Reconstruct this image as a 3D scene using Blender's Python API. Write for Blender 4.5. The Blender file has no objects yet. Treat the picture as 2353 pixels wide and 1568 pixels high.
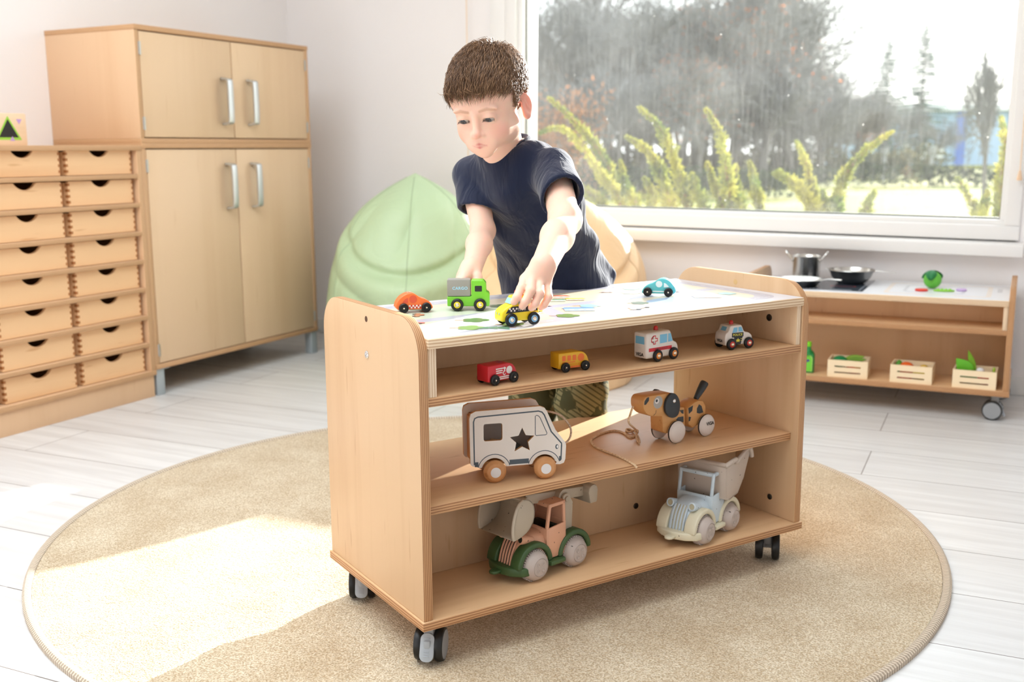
import bpy, bmesh, math, random
import numpy as np
from mathutils import Vector, Matrix, noise as mnoise
S = bpy.context.scene
COL = S.collection
PI = math.pi
rnd = random.Random(7)

# ------------------------------------------------------------------ camera, world, sun, exposure
CAM = Vector((0.8749, -1.3660, 0.8543))
cam_d = bpy.data.cameras.new('camera'); cam = bpy.data.objects.new('camera', cam_d); COL.objects.link(cam)
r_ = Vector((0.8880, 0.4599, -0.0059)); f_ = Vector((-0.4535, 0.8734, -0.1775)).normalized()
r_ = (r_ - f_ * r_.dot(f_)).normalized(); u_ = r_.cross(f_)
cam.matrix_world = Matrix(((r_.x, u_.x, -f_.x, CAM.x), (r_.y, u_.y, -f_.y, CAM.y), (r_.z, u_.z, -f_.z, CAM.z), (0, 0, 0, 1)))
cam_d.sensor_width = 36; cam_d.lens = 37.27; cam_d.clip_start = .05; cam_d.clip_end = 300
cam_d.dof.use_dof = True; cam_d.dof.focus_distance = 1.88; cam_d.dof.aperture_fstop = 4.5
S.camera = cam
S.view_settings.view_transform = 'Standard'; S.view_settings.look = 'None'
S.view_settings.exposure = 0.42; S.view_settings.gamma = 1.0; S.view_settings.use_curve_mapping = False
cy = S.cycles
try:
    cy.use_denoising = True; cy.max_bounces = 9; cy.diffuse_bounces = 5; cy.glossy_bounces = 4
    cy.transmission_bounces = 6; cy.transparent_max_bounces = 16; cy.caustics_reflective = False; cy.caustics_refractive = False
    cy.sample_clamp_indirect = 6.0
except Exception: pass
W = bpy.data.worlds.new('sky'); S.world = W; W.use_nodes = True
nt = W.node_tree; nt.nodes.clear()
wo = nt.nodes.new('ShaderNodeOutputWorld'); wb = nt.nodes.new('ShaderNodeBackground'); sk = nt.nodes.new('ShaderNodeTexSky')
sk.sky_type = 'HOSEK_WILKIE'; SUN_AZ = Vector((0.145, 1.0, 0.276)).normalized()
sk.sun_direction = SUN_AZ; sk.turbidity = 5.0; sk.ground_albedo = .5
wmx = nt.nodes.new('ShaderNodeMix'); wmx.data_type = 'RGBA'; wmx.inputs[0].default_value = .75
wmx.inputs[7].default_value = (.90, .96, 1.0, 1)
nt.links.new(sk.outputs[0], wmx.inputs[6]); nt.links.new(wmx.outputs[2], wb.inputs[0]); nt.links.new(wb.outputs[0], wo.inputs[0])
wb.inputs[1].default_value = 2.6
def lamp(name, kind, loc, direction, energy, color=(1, 1, 1), **kw):
    d = bpy.data.lights.new(name, kind); d.energy = energy; d.color = color
    for k, v in kw.items(): setattr(d, k, v)
    o = bpy.data.objects.new(name, d); COL.objects.link(o); o.location = loc
    o.rotation_euler = Vector(direction).to_track_quat('-Z', 'Y').to_euler(); return o
lamp('sun', 'SUN', (1, 6, 4), -SUN_AZ, 13.0, (1.0, .97, .93), angle=math.radians(.6))
lamp('overhead_fill_light', 'AREA', (-.55, -.45, 2.57), (0, 0, -1), 62, (.865, .945, 1.0), shape='RECTANGLE', size=2.4, size_y=2.4)  # unseen area light added below the ceiling to fill the room

# ------------------------------------------------------------------ helpers
def lin(h):
    if isinstance(h, str):
        h = h.lstrip('#'); c = [int(h[i:i + 2], 16) / 255 for i in (0, 2, 4)]
    else: c = [v / 255 for v in h]
    return tuple((v / 12.92 if v <= .04045 else ((v + .055) / 1.055) ** 2.4) for v in c) + (1.0,)
def mat(name, color, rough=.5, metal=0.0, spec=.5, coat=0, sss=0, sss_r=(1, .35, .2), sss_s=.01, alpha=1):
    m = bpy.data.materials.new(name); m.use_nodes = True
    b = m.node_tree.nodes['Principled BSDF']
    b.inputs['Base Color'].default_value = lin(color); b.inputs['Roughness'].default_value = rough
    b.inputs['Metallic'].default_value = metal; b.inputs['Specular IOR Level'].default_value = spec
    b.inputs['Coat Weight'].default_value = coat
    if sss:
        b.inputs['Subsurface Weight'].default_value = sss; b.inputs['Subsurface Radius'].default_value = sss_r; b.inputs['Subsurface Scale'].default_value = sss_s
    m.diffuse_color = lin(color)
    return m
class NT:
    def __init__(s, m): s.t = m.node_tree; s.b = s.t.nodes['Principled BSDF']
    def n(s, kind, **kw):
        x = s.t.nodes.new('ShaderNode' + kind)
        for k, v in kw.items():
            if k.startswith('i'):
                key = k[1:]; x.inputs[int(key) if key.isdigit() else key.replace('_', ' ')].default_value = v
            else: setattr(x, k, v)
        return x
    def l(s, a, b): s.t.links.new(a, b)
    def ramp(s, fac, stops, interp='LINEAR'):
        r = s.n('ValToRGB'); e = r.color_ramp; e.interpolation = interp
        while len(e.elements) < len(stops): e.elements.new(.5)
        for el, (p, c) in zip(e.elements, stops): el.position = p; el.color = lin(c) if not isinstance(c, tuple) or len(c) != 4 else c
        s.l(fac, r.inputs[0]); return r.outputs[0]
    def coord(s, kind='Object', scale=(1, 1, 1), rot=(0, 0, 0), loc=(0, 0, 0)):
        c = s.n('TexCoord'); mp = s.n('Mapping'); mp.inputs['Scale'].default_value = scale; mp.inputs['Rotation'].default_value = rot; mp.inputs['Location'].default_value = loc
        s.l(c.outputs[kind], mp.inputs[0]); return mp.outputs[0]
    def bump(s, h, strength=.2, dist=.001):
        b = s.n('Bump'); b.inputs['Strength'].default_value = strength; b.inputs['Distance'].default_value = dist
        s.l(h, b.inputs['Height']); s.l(b.outputs[0], s.b.inputs['Normal'])
def wood(name, c1, c2, axis='z', scale=1.0, rough=.42, knots=.5, spec=.4):
    m = mat(name, c1, rough, spec=spec); t = NT(m)
    st = {'x': (1.2, 28, 28), 'y': (28, 1.2, 28), 'z': (28, 28, 1.2)}[axis]
    v = t.coord(scale=tuple(a * scale for a in st))
    n1 = t.n('TexNoise', iScale=1.0, iDetail=5.0, iRoughness=.6); t.l(v, n1.inputs[0])
    v2 = t.coord(scale=tuple(a * scale * (.16 if a > 2 else .35) for a in st))
    n2 = t.n('TexNoise', iScale=1.6, iDetail=3.0, iDistortion=.8); t.l(v2, n2.inputs[0])
    mx = t.n('Math', operation='MULTIPLY_ADD', i1=.5); t.l(n1.outputs[0], mx.inputs[0])
    m2 = t.n('Math', operation='MULTIPLY', i1=.5); t.l(n2.outputs[0], m2.inputs[0]); t.l(m2.outputs[0], mx.inputs[2])
    col = t.ramp(mx.outputs[0], [(.30, c2), (.5, c1), (.72, c1)])
    v3 = t.coord(scale=tuple(a * scale * (3.2 if a > 2 else 9) for a in st))
    n3 = t.n('TexNoise', iScale=1.0, iDetail=1.0); t.l(v3, n3.inputs[0])
    pr = t.ramp(n3.outputs[0], [(.70, (255, 255, 255)), (.78, (205, 170, 135))])
    mu = t.n('Mix', data_type='RGBA', blend_type='MULTIPLY'); mu.inputs[0].default_value = knots
    t.l(col, mu.inputs[6]); t.l(pr, mu.inputs[7]); t.l(mu.outputs[2], t.b.inputs['Base Color'])
    return m
def ply(name, c1, c2, axis='z', pitch=.0047, rough=.55):
    m = mat(name, c1, rough); t = NT(m)
    v = t.coord(); sp = t.n('SeparateXYZ'); t.l(v, sp.inputs[0])
    k = t.n('Math', operation='MULTIPLY', i1=1 / pitch); t.l(sp.outputs['xyz'.index(axis)], k.inputs[0])
    st = {'x': (120, 14, 14), 'y': (14, 120, 14), 'z': (14, 14, 120)}[axis]
    nz = t.n('TexNoise', iScale=1.0, iDetail=2.0); t.l(t.coord(scale=st), nz.inputs[0])
    ad = t.n('Math', operation='MULTIPLY_ADD', i1=.5); t.l(nz.outputs[0], ad.inputs[0]); t.l(k.outputs[0], ad.inputs[2])
    fr = t.n('Math', operation='FRACT'); t.l(ad.outputs[0], fr.inputs[0])
    col = t.ramp(fr.outputs[0], [(0, c1), (.34, c1), (.46, c2), (.80, c2), (.94, c1)])
    t.l(col, t.b.inputs['Base Color']); return m
def speck(name, c, c2, rough=.5, scale=260, th=.70):
    m = mat(name, c, rough); t = NT(m)
    n = t.n('TexNoise', iScale=scale, iDetail=1.0); t.l(t.coord(), n.inputs[0])
    t.l(t.ramp(n.outputs[0], [(th, c), (th + .03, c2)]), t.b.inputs['Base Color']); return m

def T(loc=(0, 0, 0), rot=(0, 0, 0), sc=(1, 1, 1)):
    from mathutils import Euler
    return Matrix.LocRotScale(Vector(loc), Euler(rot), Vector(sc))
def merge(bm, tb, M=None, mi=None):
    if M is not None: bmesh.ops.transform(tb, matrix=M, verts=tb.verts)
    mp = {}
    for v in tb.verts: mp[v] = bm.verts.new(v.co)
    for f in tb.faces:
        try:
            g = bm.faces.new([mp[v] for v in f.verts]); g.smooth = True; g.material_index = f.material_index if mi is None else mi
        except ValueError: pass
    tb.free()
def bevel(tb, off, seg=2, ang=30):
    if off <= 0: return
    es = [e for e in tb.edges if len(e.link_faces) == 2 and e.calc_face_angle(0) > math.radians(ang)]
    bmesh.ops.bevel(tb, geom=es, offset=off, segments=seg, profile=.5, affect='EDGES', clamp_overlap=True)
def box(bm, lo, hi, bev=0, mi=0, M=None, seg=2):
    tb = bmesh.new(); bmesh.ops.create_cube(tb, size=1)
    c = [(a + b) / 2 for a, b in zip(lo, hi)]; s = [abs(b - a) for a, b in zip(lo, hi)]
    for v in tb.verts: v.co = Vector((v.co.x * s[0] + c[0], v.co.y * s[1] + c[1], v.co.z * s[2] + c[2]))
    bevel(tb, bev, seg); merge(bm, tb, M, mi)
def prism(bm, pts, a, b, axis='y', bev=0, mi=0, M=None, seg=2, ang=30):
    """extrude 2D outline between a and b along axis; pts are in the other two axes in xyz order"""
    tb = bmesh.new(); ax = 'xyz'.index(axis)
    def P(p, h): q = list(p); q.insert(ax, h); return q
    v0 = [tb.verts.new(P(p, a)) for p in pts]; v1 = [tb.verts.new(P(p, b)) for p in pts]; n = len(pts)
    tb.faces.new(v0); tb.faces.new(v1[::-1])
    for i in range(n): tb.faces.new((v0[i], v1[i], v1[(i + 1) % n], v0[(i + 1) % n]))
    bmesh.ops.recalc_face_normals(tb, faces=tb.faces)
    bevel(tb, bev, seg, ang); merge(bm, tb, M, mi)
def lathe(bm, prof, seg=32, mi=0, M=None, mis=None):
    """prof list of (r,z) revolved around z"""
    tb = bmesh.new(); rings = []
    for (r, z) in prof:
        rings.append([tb.verts.new((0, 0, z))] if r < 1e-7 else [tb.verts.new((r * math.cos(2 * PI * i / seg), r * math.sin(2 * PI * i / seg), z)) for i in range(seg)])
    for k in range(len(rings) - 1):
        a, b = rings[k], rings[k + 1]; m_ = mis[k] if mis else mi
        for i in range(seg):
            j = (i + 1) % seg
            if len(a) == 1 and len(b) == 1: break
            f = tb.faces.new((a[0], b[j], b[i])) if len(a) == 1 else tb.faces.new((a[i], a[j], b[0])) if len(b) == 1 else tb.faces.new((a[i], a[j], b[j], b[i]))
            f.material_index = m_
    merge(bm, tb, M, None)
def tube(bm, pts, rad, seg=10, mi=0, caps=True, M=None):
    pts = [Vector(p) for p in pts]; n = len(pts); rad = rad if hasattr(rad, '__len__') else [rad] * n
    tb = bmesh.new(); rings = []; up = None
    for i, p in enumerate(pts):
        d = (pts[min(i + 1, n - 1)] - pts[max(i - 1, 0)]).normalized()
        if up is None: up = d.orthogonal().normalized()
        up = (up - d * up.dot(d)).normalized(); w = d.cross(up)
        rings.append([tb.verts.new(p + (up * math.cos(2 * PI * k / seg) + w * math.sin(2 * PI * k / seg)) * rad[i]) for k in range(seg)])
    for i in range(n - 1):
        for k in range(seg): tb.faces.new((rings[i][k], rings[i][(k + 1) % seg], rings[i + 1][(k + 1) % seg], rings[i + 1][k]))
    if caps: tb.faces.new(rings[0][::-1]); tb.faces.new(rings[-1])
    merge(bm, tb, M, mi)
def spline(pts, n=8, closed=False):
    P = [Vector(p) for p in pts]; out = []; m = len(P)
    for i in range(m if closed else m - 1):
        p0 = P[(i - 1) % m] if closed or i > 0 else P[0]; p1 = P[i]; p2 = P[(i + 1) % m]; p3 = P[(i + 2) % m] if closed or i + 2 < m else P[-1]
        for k in range(n):
            t = k / n; out.append(.5 * ((2 * p1) + (p2 - p0) * t + (2 * p0 - 5 * p1 + 4 * p2 - p3) * t * t + (3 * p1 - p0 - 3 * p2 + p3) * t ** 3))
    if not closed: out.append(P[-1])
    return out
def ball(bm, c, r, mi=0, seg=20, M=None):
    r = r if hasattr(r, '__len__') else (r, r, r)
    tb = bmesh.new(); bmesh.ops.create_uvsphere(tb, u_segments=seg, v_segments=max(8, seg // 2), radius=1)
    for v in tb.verts: v.co = Vector((v.co.x * r[0] + c[0], v.co.y * r[1] + c[1], v.co.z * r[2] + c[2]))
    merge(bm, tb, M, mi)
def poly(bm, pts, mi=0, M=None):
    """flat face(s) from a 3D outline (triangulated if concave)"""
    tb = bmesh.new(); f = tb.faces.new([tb.verts.new(p) for p in pts])
    if len(pts) > 4: bmesh.ops.triangulate(tb, faces=[f])
    merge(bm, tb, M, mi)
def text(bm, s, size, M, mi=0, bold=.0, space=1.0, ext=0.0):
    cu = bpy.data.curves.new('t', 'FONT'); cu.body = s; cu.size = size; cu.align_x = 'CENTER'; cu.align_y = 'CENTER'; cu.offset = bold; cu.space_character = space; cu.extrude = ext; cu.resolution_u = 3
    o = bpy.data.objects.new('t', cu); COL.objects.link(o)
    dg = bpy.context.evaluated_depsgraph_get(); me = bpy.data.meshes.new_from_object(o.evaluated_get(dg))
    tb = bmesh.new(); tb.from_mesh(me); merge(bm, tb, M, mi)
    bpy.data.objects.remove(o); bpy.data.curves.remove(cu); bpy.data.meshes.remove(me)
def obj(name, bm, mats, parent=None, M=None, ang=35, flat=False, weld=0):
    me = bpy.data.meshes.new(name)
    if weld: bmesh.ops.remove_doubles(bm, verts=bm.verts, dist=weld)
    bm.to_mesh(me); bm.free()
    for m in (mats if isinstance(mats, (list, tuple)) else [mats]): me.materials.append(m)
    if flat:
        for p in me.polygons: p.use_smooth = False
    else: me.set_sharp_from_angle(angle=math.radians(ang))
    o = bpy.data.objects.new(name, me); COL.objects.link(o)
    if parent is not None: o.parent = parent
    if M is not None: o.matrix_local = M
    return o
def tag(o, label=None, cat=None, group=None, kind=None):
    if label: o['label'] = label
    if cat: o['category'] = cat
    if group: o['group'] = group
    if kind: o['kind'] = kind
    return o
def thing(name, label, cat, loc=(0, 0, 0), rz=0, group=None, parent=None):
    o = bpy.data.objects.new(name, None); COL.objects.link(o); o.location = loc; o.rotation_euler = (0, 0, rz); o.empty_display_size = .05
    return tag(o, label, cat, group)
def dup(o, parent=None):
    c = o.copy(); COL.objects.link(c)
    if parent is not None: c.parent = parent; c.matrix_parent_inverse = o.matrix_parent_inverse.copy()
    for ch in list(o.children): dup(ch, c)
    return c
def struct(name, bm, mats, **kw):
    o = obj(name, bm, mats, **kw); o['kind'] = 'structure'; return o
def arc(cx, cy_, r, a0, a1, n=8):
    return [(cx + r * math.cos(math.radians(a0 + (a1 - a0) * i / n)), cy_ + r * math.sin(math.radians(a0 + (a1 - a0) * i / n))) for i in range(n + 1)]
def rrect(x0, y0, x1, y1, r, n=5):
    return arc(x1 - r, y0 + r, r, -90, 0, n) + arc(x1 - r, y1 - r, r, 0, 90, n) + arc(x0 + r, y1 - r, r, 90, 180, n) + arc(x0 + r, y0 + r, r, 180, 270, n)
def circ(cx, cy_, r, n=24, ry=None): return [(cx + r * math.cos(2 * PI * i / n), cy_ + (ry or r) * math.sin(2 * PI * i / n)) for i in range(n)]
# ------------------------------------------------------------------ shared materials
M = {}
M['wall'] = mat('wall_paint', (247, 243, 243), .85); M['ceil'] = mat('ceiling_paint', (245, 243, 240), .9)
M['pvc'] = mat('white_pvc', (246, 244, 242), .35); M['base'] = mat('baseboard_white', (236, 234, 232), .5)
M['beech'] = wood('beech_laminate', (213, 178, 140), (202, 164, 125), 'z', knots=.3)
M['beech_x'] = wood('beech_laminate_lengthwise', (226, 186, 143), (212, 168, 124), 'x')
M['birch'] = wood('birch_ply_face', (238, 206, 168), (226, 190, 150), 'z')
M['edge_z'] = ply('brown_ply_edge', (205, 158, 112), (158, 108, 70), 'z', .0046); M['edge_x'] = ply('brown_ply_edge_upright', (208, 162, 116), (158, 108, 70), 'x', .0032)
M['edge_y'] = ply('brown_ply_edge_cross', (205, 160, 116), (172, 124, 84), 'y', .005)
M['bply_z'] = ply('pale_ply_edge', (240, 216, 184), (206, 170, 132), 'z', .0052); M['bply_x'] = ply('pale_ply_edge_upright', (240, 218, 190), (212, 178, 142), 'x', .0044)
M['cab'] = wood('maple_laminate', (224, 193, 157), (217, 184, 147), 'z', .5, knots=.12); M['cab_side'] = wood('maple_laminate_side', (222, 184, 147), (214, 174, 136), 'z', .5, knots=.12)
M['cab_edge'] = ply('maple_edge', (206, 164, 122), (188, 143, 102), 'z', .005); M['cab_edge_x'] = ply('maple_edge_upright', (208, 168, 126), (190, 147, 106), 'y', .005)
M['drawer'] = wood('beech_drawer', (238, 196, 150), (222, 172, 124), 'y', .6); M['endgrain'] = mat('drawer_end_grain', (176, 112, 62), .6)
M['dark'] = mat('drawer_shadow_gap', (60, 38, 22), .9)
M['alu'] = mat('brushed_aluminium', (205, 207, 208), .35, .8); M['hinge'] = mat('hinge_steel', (190, 188, 182), .35, .9)
M['leg'] = mat('grey_leg_metal', (176, 184, 188), .5, .2); M['chrome'] = mat('chrome', (225, 225, 225), .12, 1.0)
M['bolt'] = mat('dark_bolt', (70, 62, 54), .4, .7); M['hole'] = mat('bored_hole', (88, 58, 36), .8); M['plug'] = mat('wooden_plug', (214, 176, 120), .6)
M['black'] = mat('black_rubber', (20, 22, 24), .38, spec=.45); M['greyp'] = mat('grey_plastic', (150, 153, 156), .45); M['greyl'] = mat('light_grey_plastic', (168, 174, 180), .45)
def floor_mat():
    m = mat('white_plank_floor', (226, 223, 220), .36, spec=.45); t = NT(m)
    v = t.coord(rot=(0, 0, math.radians(-2.8)), loc=(.35, 0.012, 0))
    br = t.n('TexBrick', iScale=1.0, offset=.37, squash=1.0); br.inputs['Brick Width'].default_value = 1.38; br.inputs['Row Height'].default_value = .242
    br.inputs['Mortar Size'].default_value = .0014; br.inputs['Mortar Smooth'].default_value = .3; br.inputs['Bias'].default_value = 0
    br.inputs['Color1'].default_value = lin((228, 228, 228)); br.inputs['Color2'].default_value = lin((220, 219, 219)); br.inputs['Mortar'].default_value = lin((120, 112, 108))
    t.l(v, br.inputs[0])
    n = t.n('TexNoise', iScale=1.0, iDetail=6.0, iRoughness=.65); t.l(t.coord(scale=(1.6, 26, 1), rot=(0, 0, math.radians(-2.8))), n.inputs[0])
    r = t.ramp(n.outputs[0], [(.3, (228, 226, 225)), (.62, (255, 255, 255))])
    mu = t.n('Mix', data_type='RGBA', blend_type='MULTIPLY'); mu.inputs[0].default_value = .8; t.l(br.outputs[0], mu.inputs[6]); t.l(r, mu.inputs[7])
    t.l(mu.outputs[2], t.b.inputs['Base Color']); t.bump(n.outputs[0], .06, .002); return m
M['floor'] = floor_mat()
def rug_mat():
    m = mat('beige_carpet', (213, 190, 155), .95, spec=.1); t = NT(m)
    n = t.n('TexNoise', iScale=330.0, iDetail=2.0); t.l(t.coord(), n.inputs[0])
    n2 = t.n('TexNoise', iScale=7.0, iDetail=4.0); t.l(t.coord(), n2.inputs[0])
    n3 = t.n('TexNoise', iScale=90.0, iDetail=2.0); t.l(t.coord(), n3.inputs[0])
    a = t.ramp(n.outputs[0], [(.36, (184, 160, 126)), (.52, (216, 198, 170)), (.68, (238, 226, 204))]); b = t.ramp(n2.outputs[0], [(.35, (238, 232, 224)), (.65, (255, 255, 255))])
    mu = t.n('Mix', data_type='RGBA', blend_type='MULTIPLY'); mu.inputs[0].default_value = 1.0; t.l(a, mu.inputs[6]); t.l(b, mu.inputs[7])
    t.l(mu.outputs[2], t.b.inputs['Base Color'])
    ad = t.n('Math', operation='ADD'); t.l(n.outputs[0], ad.inputs[0]); t.l(n3.outputs[0], ad.inputs[1]); t.bump(ad.outputs[0], .9, .004)
    t.b.inputs['Sheen Weight'].default_value = .25; return m
M['rug'] = rug_mat(); M['rugb'] = mat('rug_binding', (205, 190, 170), .8)
t_ = NT(M['rugb']); w_ = t_.n('TexWave', iScale=1.0); w_.wave_type = 'BANDS'; w_.bands_direction = 'X'

# ------------------------------------------------------------------ room shell
WY = 2.6586
bm = bmesh.new(); box(bm, (-2.6, -3.6, -.1), (3.0, WY + .3, 0)); struct('floor', bm, M['floor'])
bm = bmesh.new(); box(bm, (-2.6, -3.6, 2.6), (3.0, WY + .3, 2.7)); struct('ceiling', bm, M['ceil'])
bm = bmesh.new()
for lo, hi in (((-2.6, WY, 0), (3.0, WY + .28, .50)), ((-2.6, WY, 2.12), (3.0, WY + .28, 2.6)), ((-2.6, WY, .50), (-1.24, WY + .28, 2.12)), ((.735, WY, .50), (3.0, WY + .28, 2.12))): box(bm, lo, hi)
struct('wall_back', bm, M['wall'])
bm = bmesh.new(); box(bm, (-2.6, -3.6, 0), (-2.3717, WY, 2.6)); struct('wall_left', bm, M['wall'])
bm = bmesh.new()
box(bm, (2.8, -3.6, 0), (3.0, WY, 2.6))
struct('wall_right', bm, M['wall'])
bm = bmesh.new()
box(bm, (-2.3717, -3.6, 0), (2.8, -3.4, 2.6))
struct('wall_front', bm, M['wall'])
bm = bmesh.new(); box(bm, (-2.3717, WY - .013, 0), (2.8, WY, .066), .003); struct('baseboard_back', bm, M['base'])
bm = bmesh.new(); box(bm, (-2.3717, -3.4, 0), (-2.359, WY - .013, .066), .003); struct('baseboard_left', bm, M['base'])
# main window: frame ring, sash beads, glass; very slightly out of level as in the photograph
win = bpy.data.objects.new('window_1', None); COL.objects.link(win); win['kind'] = 'structure'; win.location = (0, WY, 0); win.rotation_euler = (0, math.radians(.55), 0)
def ring(bm, x0, z0, x1, z1, w, y0, y1, bev=.004, wb=None):
    wb = wb or w
    box(bm, (x0, y0, z0), (x1, y1, z0 + wb), bev); box(bm, (x0, y0, z1 - w), (x1, y1, z1), bev)
    box(bm, (x0, y0, z0 + wb), (x0 + w, y1, z1 - w), bev); box(bm, (x1 - w, y0, z0 + wb), (x1, y1, z1 - w), bev)
bm = bmesh.new(); ring(bm, -1.245, .545, .738, 2.11, .048, -.012, .20, .004, .05); ring(bm, -1.2, .593, .692, 2.07, .02, .012, .10, .003)
obj('window_frame', bm, M['pvc'], win)
bm = bmesh.new(); ring(bm, -1.18, .613, .672 + .004, 2.05, .006, .05, .075, 0); obj('gasket', bm, mat('grey_gasket', (120, 122, 112), .6), win)
bm = bmesh.new(); box(bm, (-1.315, -.014, .50), (-1.245, .0, 2.2), .003); obj('casing', bm, M['pvc'], win)
bm = bmesh.new(); prism(bm, [(-.075, .494), (-.003, .494), (-.003, .541), (-.07, .538), (-.075, .532)], -1.36, .757, 'x', .003); obj('window_sill', bm, M['pvc'], win)
bm = bmesh.new(); box(bm, (-1.3, .205, .50), (.78, .36, .59), .004); obj('outer_sill', bm, M['pvc'], win)
def glass_mat():
    m = bpy.data.materials.new('dusty_glass'); m.use_nodes = True; t = m.node_tree; t.nodes.clear()
    N = lambda k, **kw: (lambda x: ([setattr(x, a, b) for a, b in kw.items()], x)[1])(t.nodes.new('ShaderNode' + k))
    L = t.links.new
    o = N('OutputMaterial'); tr = N('BsdfTransparent'); gl = N('BsdfGlossy'); gl.inputs['Roughness'].default_value = .0
    tr.inputs[0].default_value = (.95, .97, .97, 1)
    fr = N('Fresnel'); fr.inputs[0].default_value = 1.5; m1 = N('MixShader'); L(fr.outputs[0], m1.inputs[0]); L(tr.outputs[0], m1.inputs[1]); L(gl.outputs[0], m1.inputs[2])
    df = N('BsdfTranslucent'); df.inputs[0].default_value = (.95, .95, .92, 1)
    tc = N('TexCoord'); mp = N('Mapping'); mp.inputs['Scale'].default_value = (1, 1, 1); L(tc.outputs['Object'], mp.inputs[0])
    vo = N('TexVoronoi'); vo.inputs['Scale'].default_value = 26; L(mp.outputs[0], vo.inputs[0])
    no = N('TexNoise'); no.inputs['Scale'].default_value = 4.0; no.inputs['Detail'].default_value = 6; L(mp.outputs[0], no.inputs[0])
    mp2 = N('Mapping'); mp2.inputs['Scale'].default_value = (95, 1, 7); L(tc.outputs['Object'], mp2.inputs[0])
    n2 = N('TexNoise'); n2.inputs['Scale'].default_value = 1.0; n2.inputs['Detail'].default_value = 3; L(mp2.outputs[0], n2.inputs[0])
    lt = N('Math', operation='LESS_THAN'); lt.inputs[1].default_value = .055; L(vo.outputs['Distance'], lt.inputs[0])
    vc = N('SeparateColor'); L(vo.outputs['Color'], vc.inputs[0]); gt = N('Math', operation='GREATER_THAN'); gt.inputs[1].default_value = .78; L(vc.outputs[0], gt.inputs[0])
    sp = N('Math', operation='MULTIPLY'); L(lt.outputs[0], sp.inputs[0]); L(gt.outputs[0], sp.inputs[1])
    s2 = N('Math', operation='MULTIPLY'); s2.inputs[1].default_value = .35; L(sp.outputs[0], s2.inputs[0])
    a = N('MapRange'); a.inputs[1].default_value = .3; a.inputs[2].default_value = .8; a.inputs[3].default_value = .020; a.inputs[4].default_value = .050; L(no.outputs[0], a.inputs[0])
    b = N('MapRange'); b.inputs[1].default_value = .45; b.inputs[2].default_value = .8; b.inputs[3].default_value = .0; b.inputs[4].default_value = .022; L(n2.outputs[0], b.inputs[0])
    s3 = N('Math', operation='ADD'); L(a.outputs[0], s3.inputs[0]); L(b.outputs[0], s3.inputs[1])
    s4 = N('Math', operation='ADD'); L(s3.outputs[0], s4.inputs[0]); L(s2.outputs[0], s4.inputs[1])
    m2 = N('MixShader'); L(s4.outputs[0], m2.inputs[0]); L(m1.outputs[0], m2.inputs[1]); L(df.outputs[0], m2.inputs[2]); L(m2.outputs[0], o.inputs[0]); return m
bm = bmesh.new(); poly(bm, [(-1.185, .062, .61), (.685, .062, .61), (.685, .062, 2.06), (-1.185, .062, 2.06)]); obj('pane', bm, glass_mat(), win)
def cord(x, z0, label, tassel):
    r = thing('blind_cord', label, 'cord', (x, WY - .035, 0))
    bm = bmesh.new(); tube(bm, [(0, 0, z0), (.002, 0, 1.3), (0, 0, 2.3)], .0022, 6); obj('string', bm, mat('cord_peach', (246, 220, 190), .8), r)
    bm = bmesh.new(); lathe(bm, [(0, .034), (.0035, .033), (.005, .026), (.0085, .006), (.008, 0), (0, 0)], 14, M=T((0, 0, z0 - .033))); obj('tassel', bm, mat('cord_tassel', (240, 206, 172), .6), r)
cord(-1.4026, .62, 'thin peach blind cord hanging down the wall behind the child', 1)
cord(.7313, .776, 'thin blind cord with a wooden tassel at the right edge of the window', 1)

# ------------------------------------------------------------------ rug
rug = thing('round_rug', 'round beige carpet rug with bound edge under the wheeled play cart', 'rug', (-.250, .688, 0))
bm = bmesh.new(); lathe(bm, [(0, .008), (.4, .008), (.965, .008), (.9715, .0078)], 128); 
obj('pile', bm, M['rug'], rug)
def bind():
    m = mat('rug_binding_tape', (206, 190, 170), .85); t = NT(m); v = t.coord(); sp = t.n('SeparateXYZ'); t.l(v, sp.inputs[0])
    a = t.n('Math', operation='ARCTAN2'); t.l(sp.outputs[1], a.inputs[0]); t.l(sp.outputs[0], a.inputs[1]); k = t.n('Math', operation='MULTIPLY', i1=760.0); t.l(a.outputs[0], k.inputs[0])
    s = t.n('Math', operation='SINE'); t.l(k.outputs[0], s.inputs[0]); t.l(t.ramp(s.outputs[0], [(0, (176, 158, 138)), (.5, (222, 206, 186))]), t.b.inputs['Base Color']); t.bump(s.outputs[0], .5, .002); return m
bm = bmesh.new(); lathe(bm, [(.972, 0.0), (.972, .0085), (.977, .0118), (.984, .0118), (.9885, .008), (.9885, 0)], 160); obj('binding', bm, bind(), rug)

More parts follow.
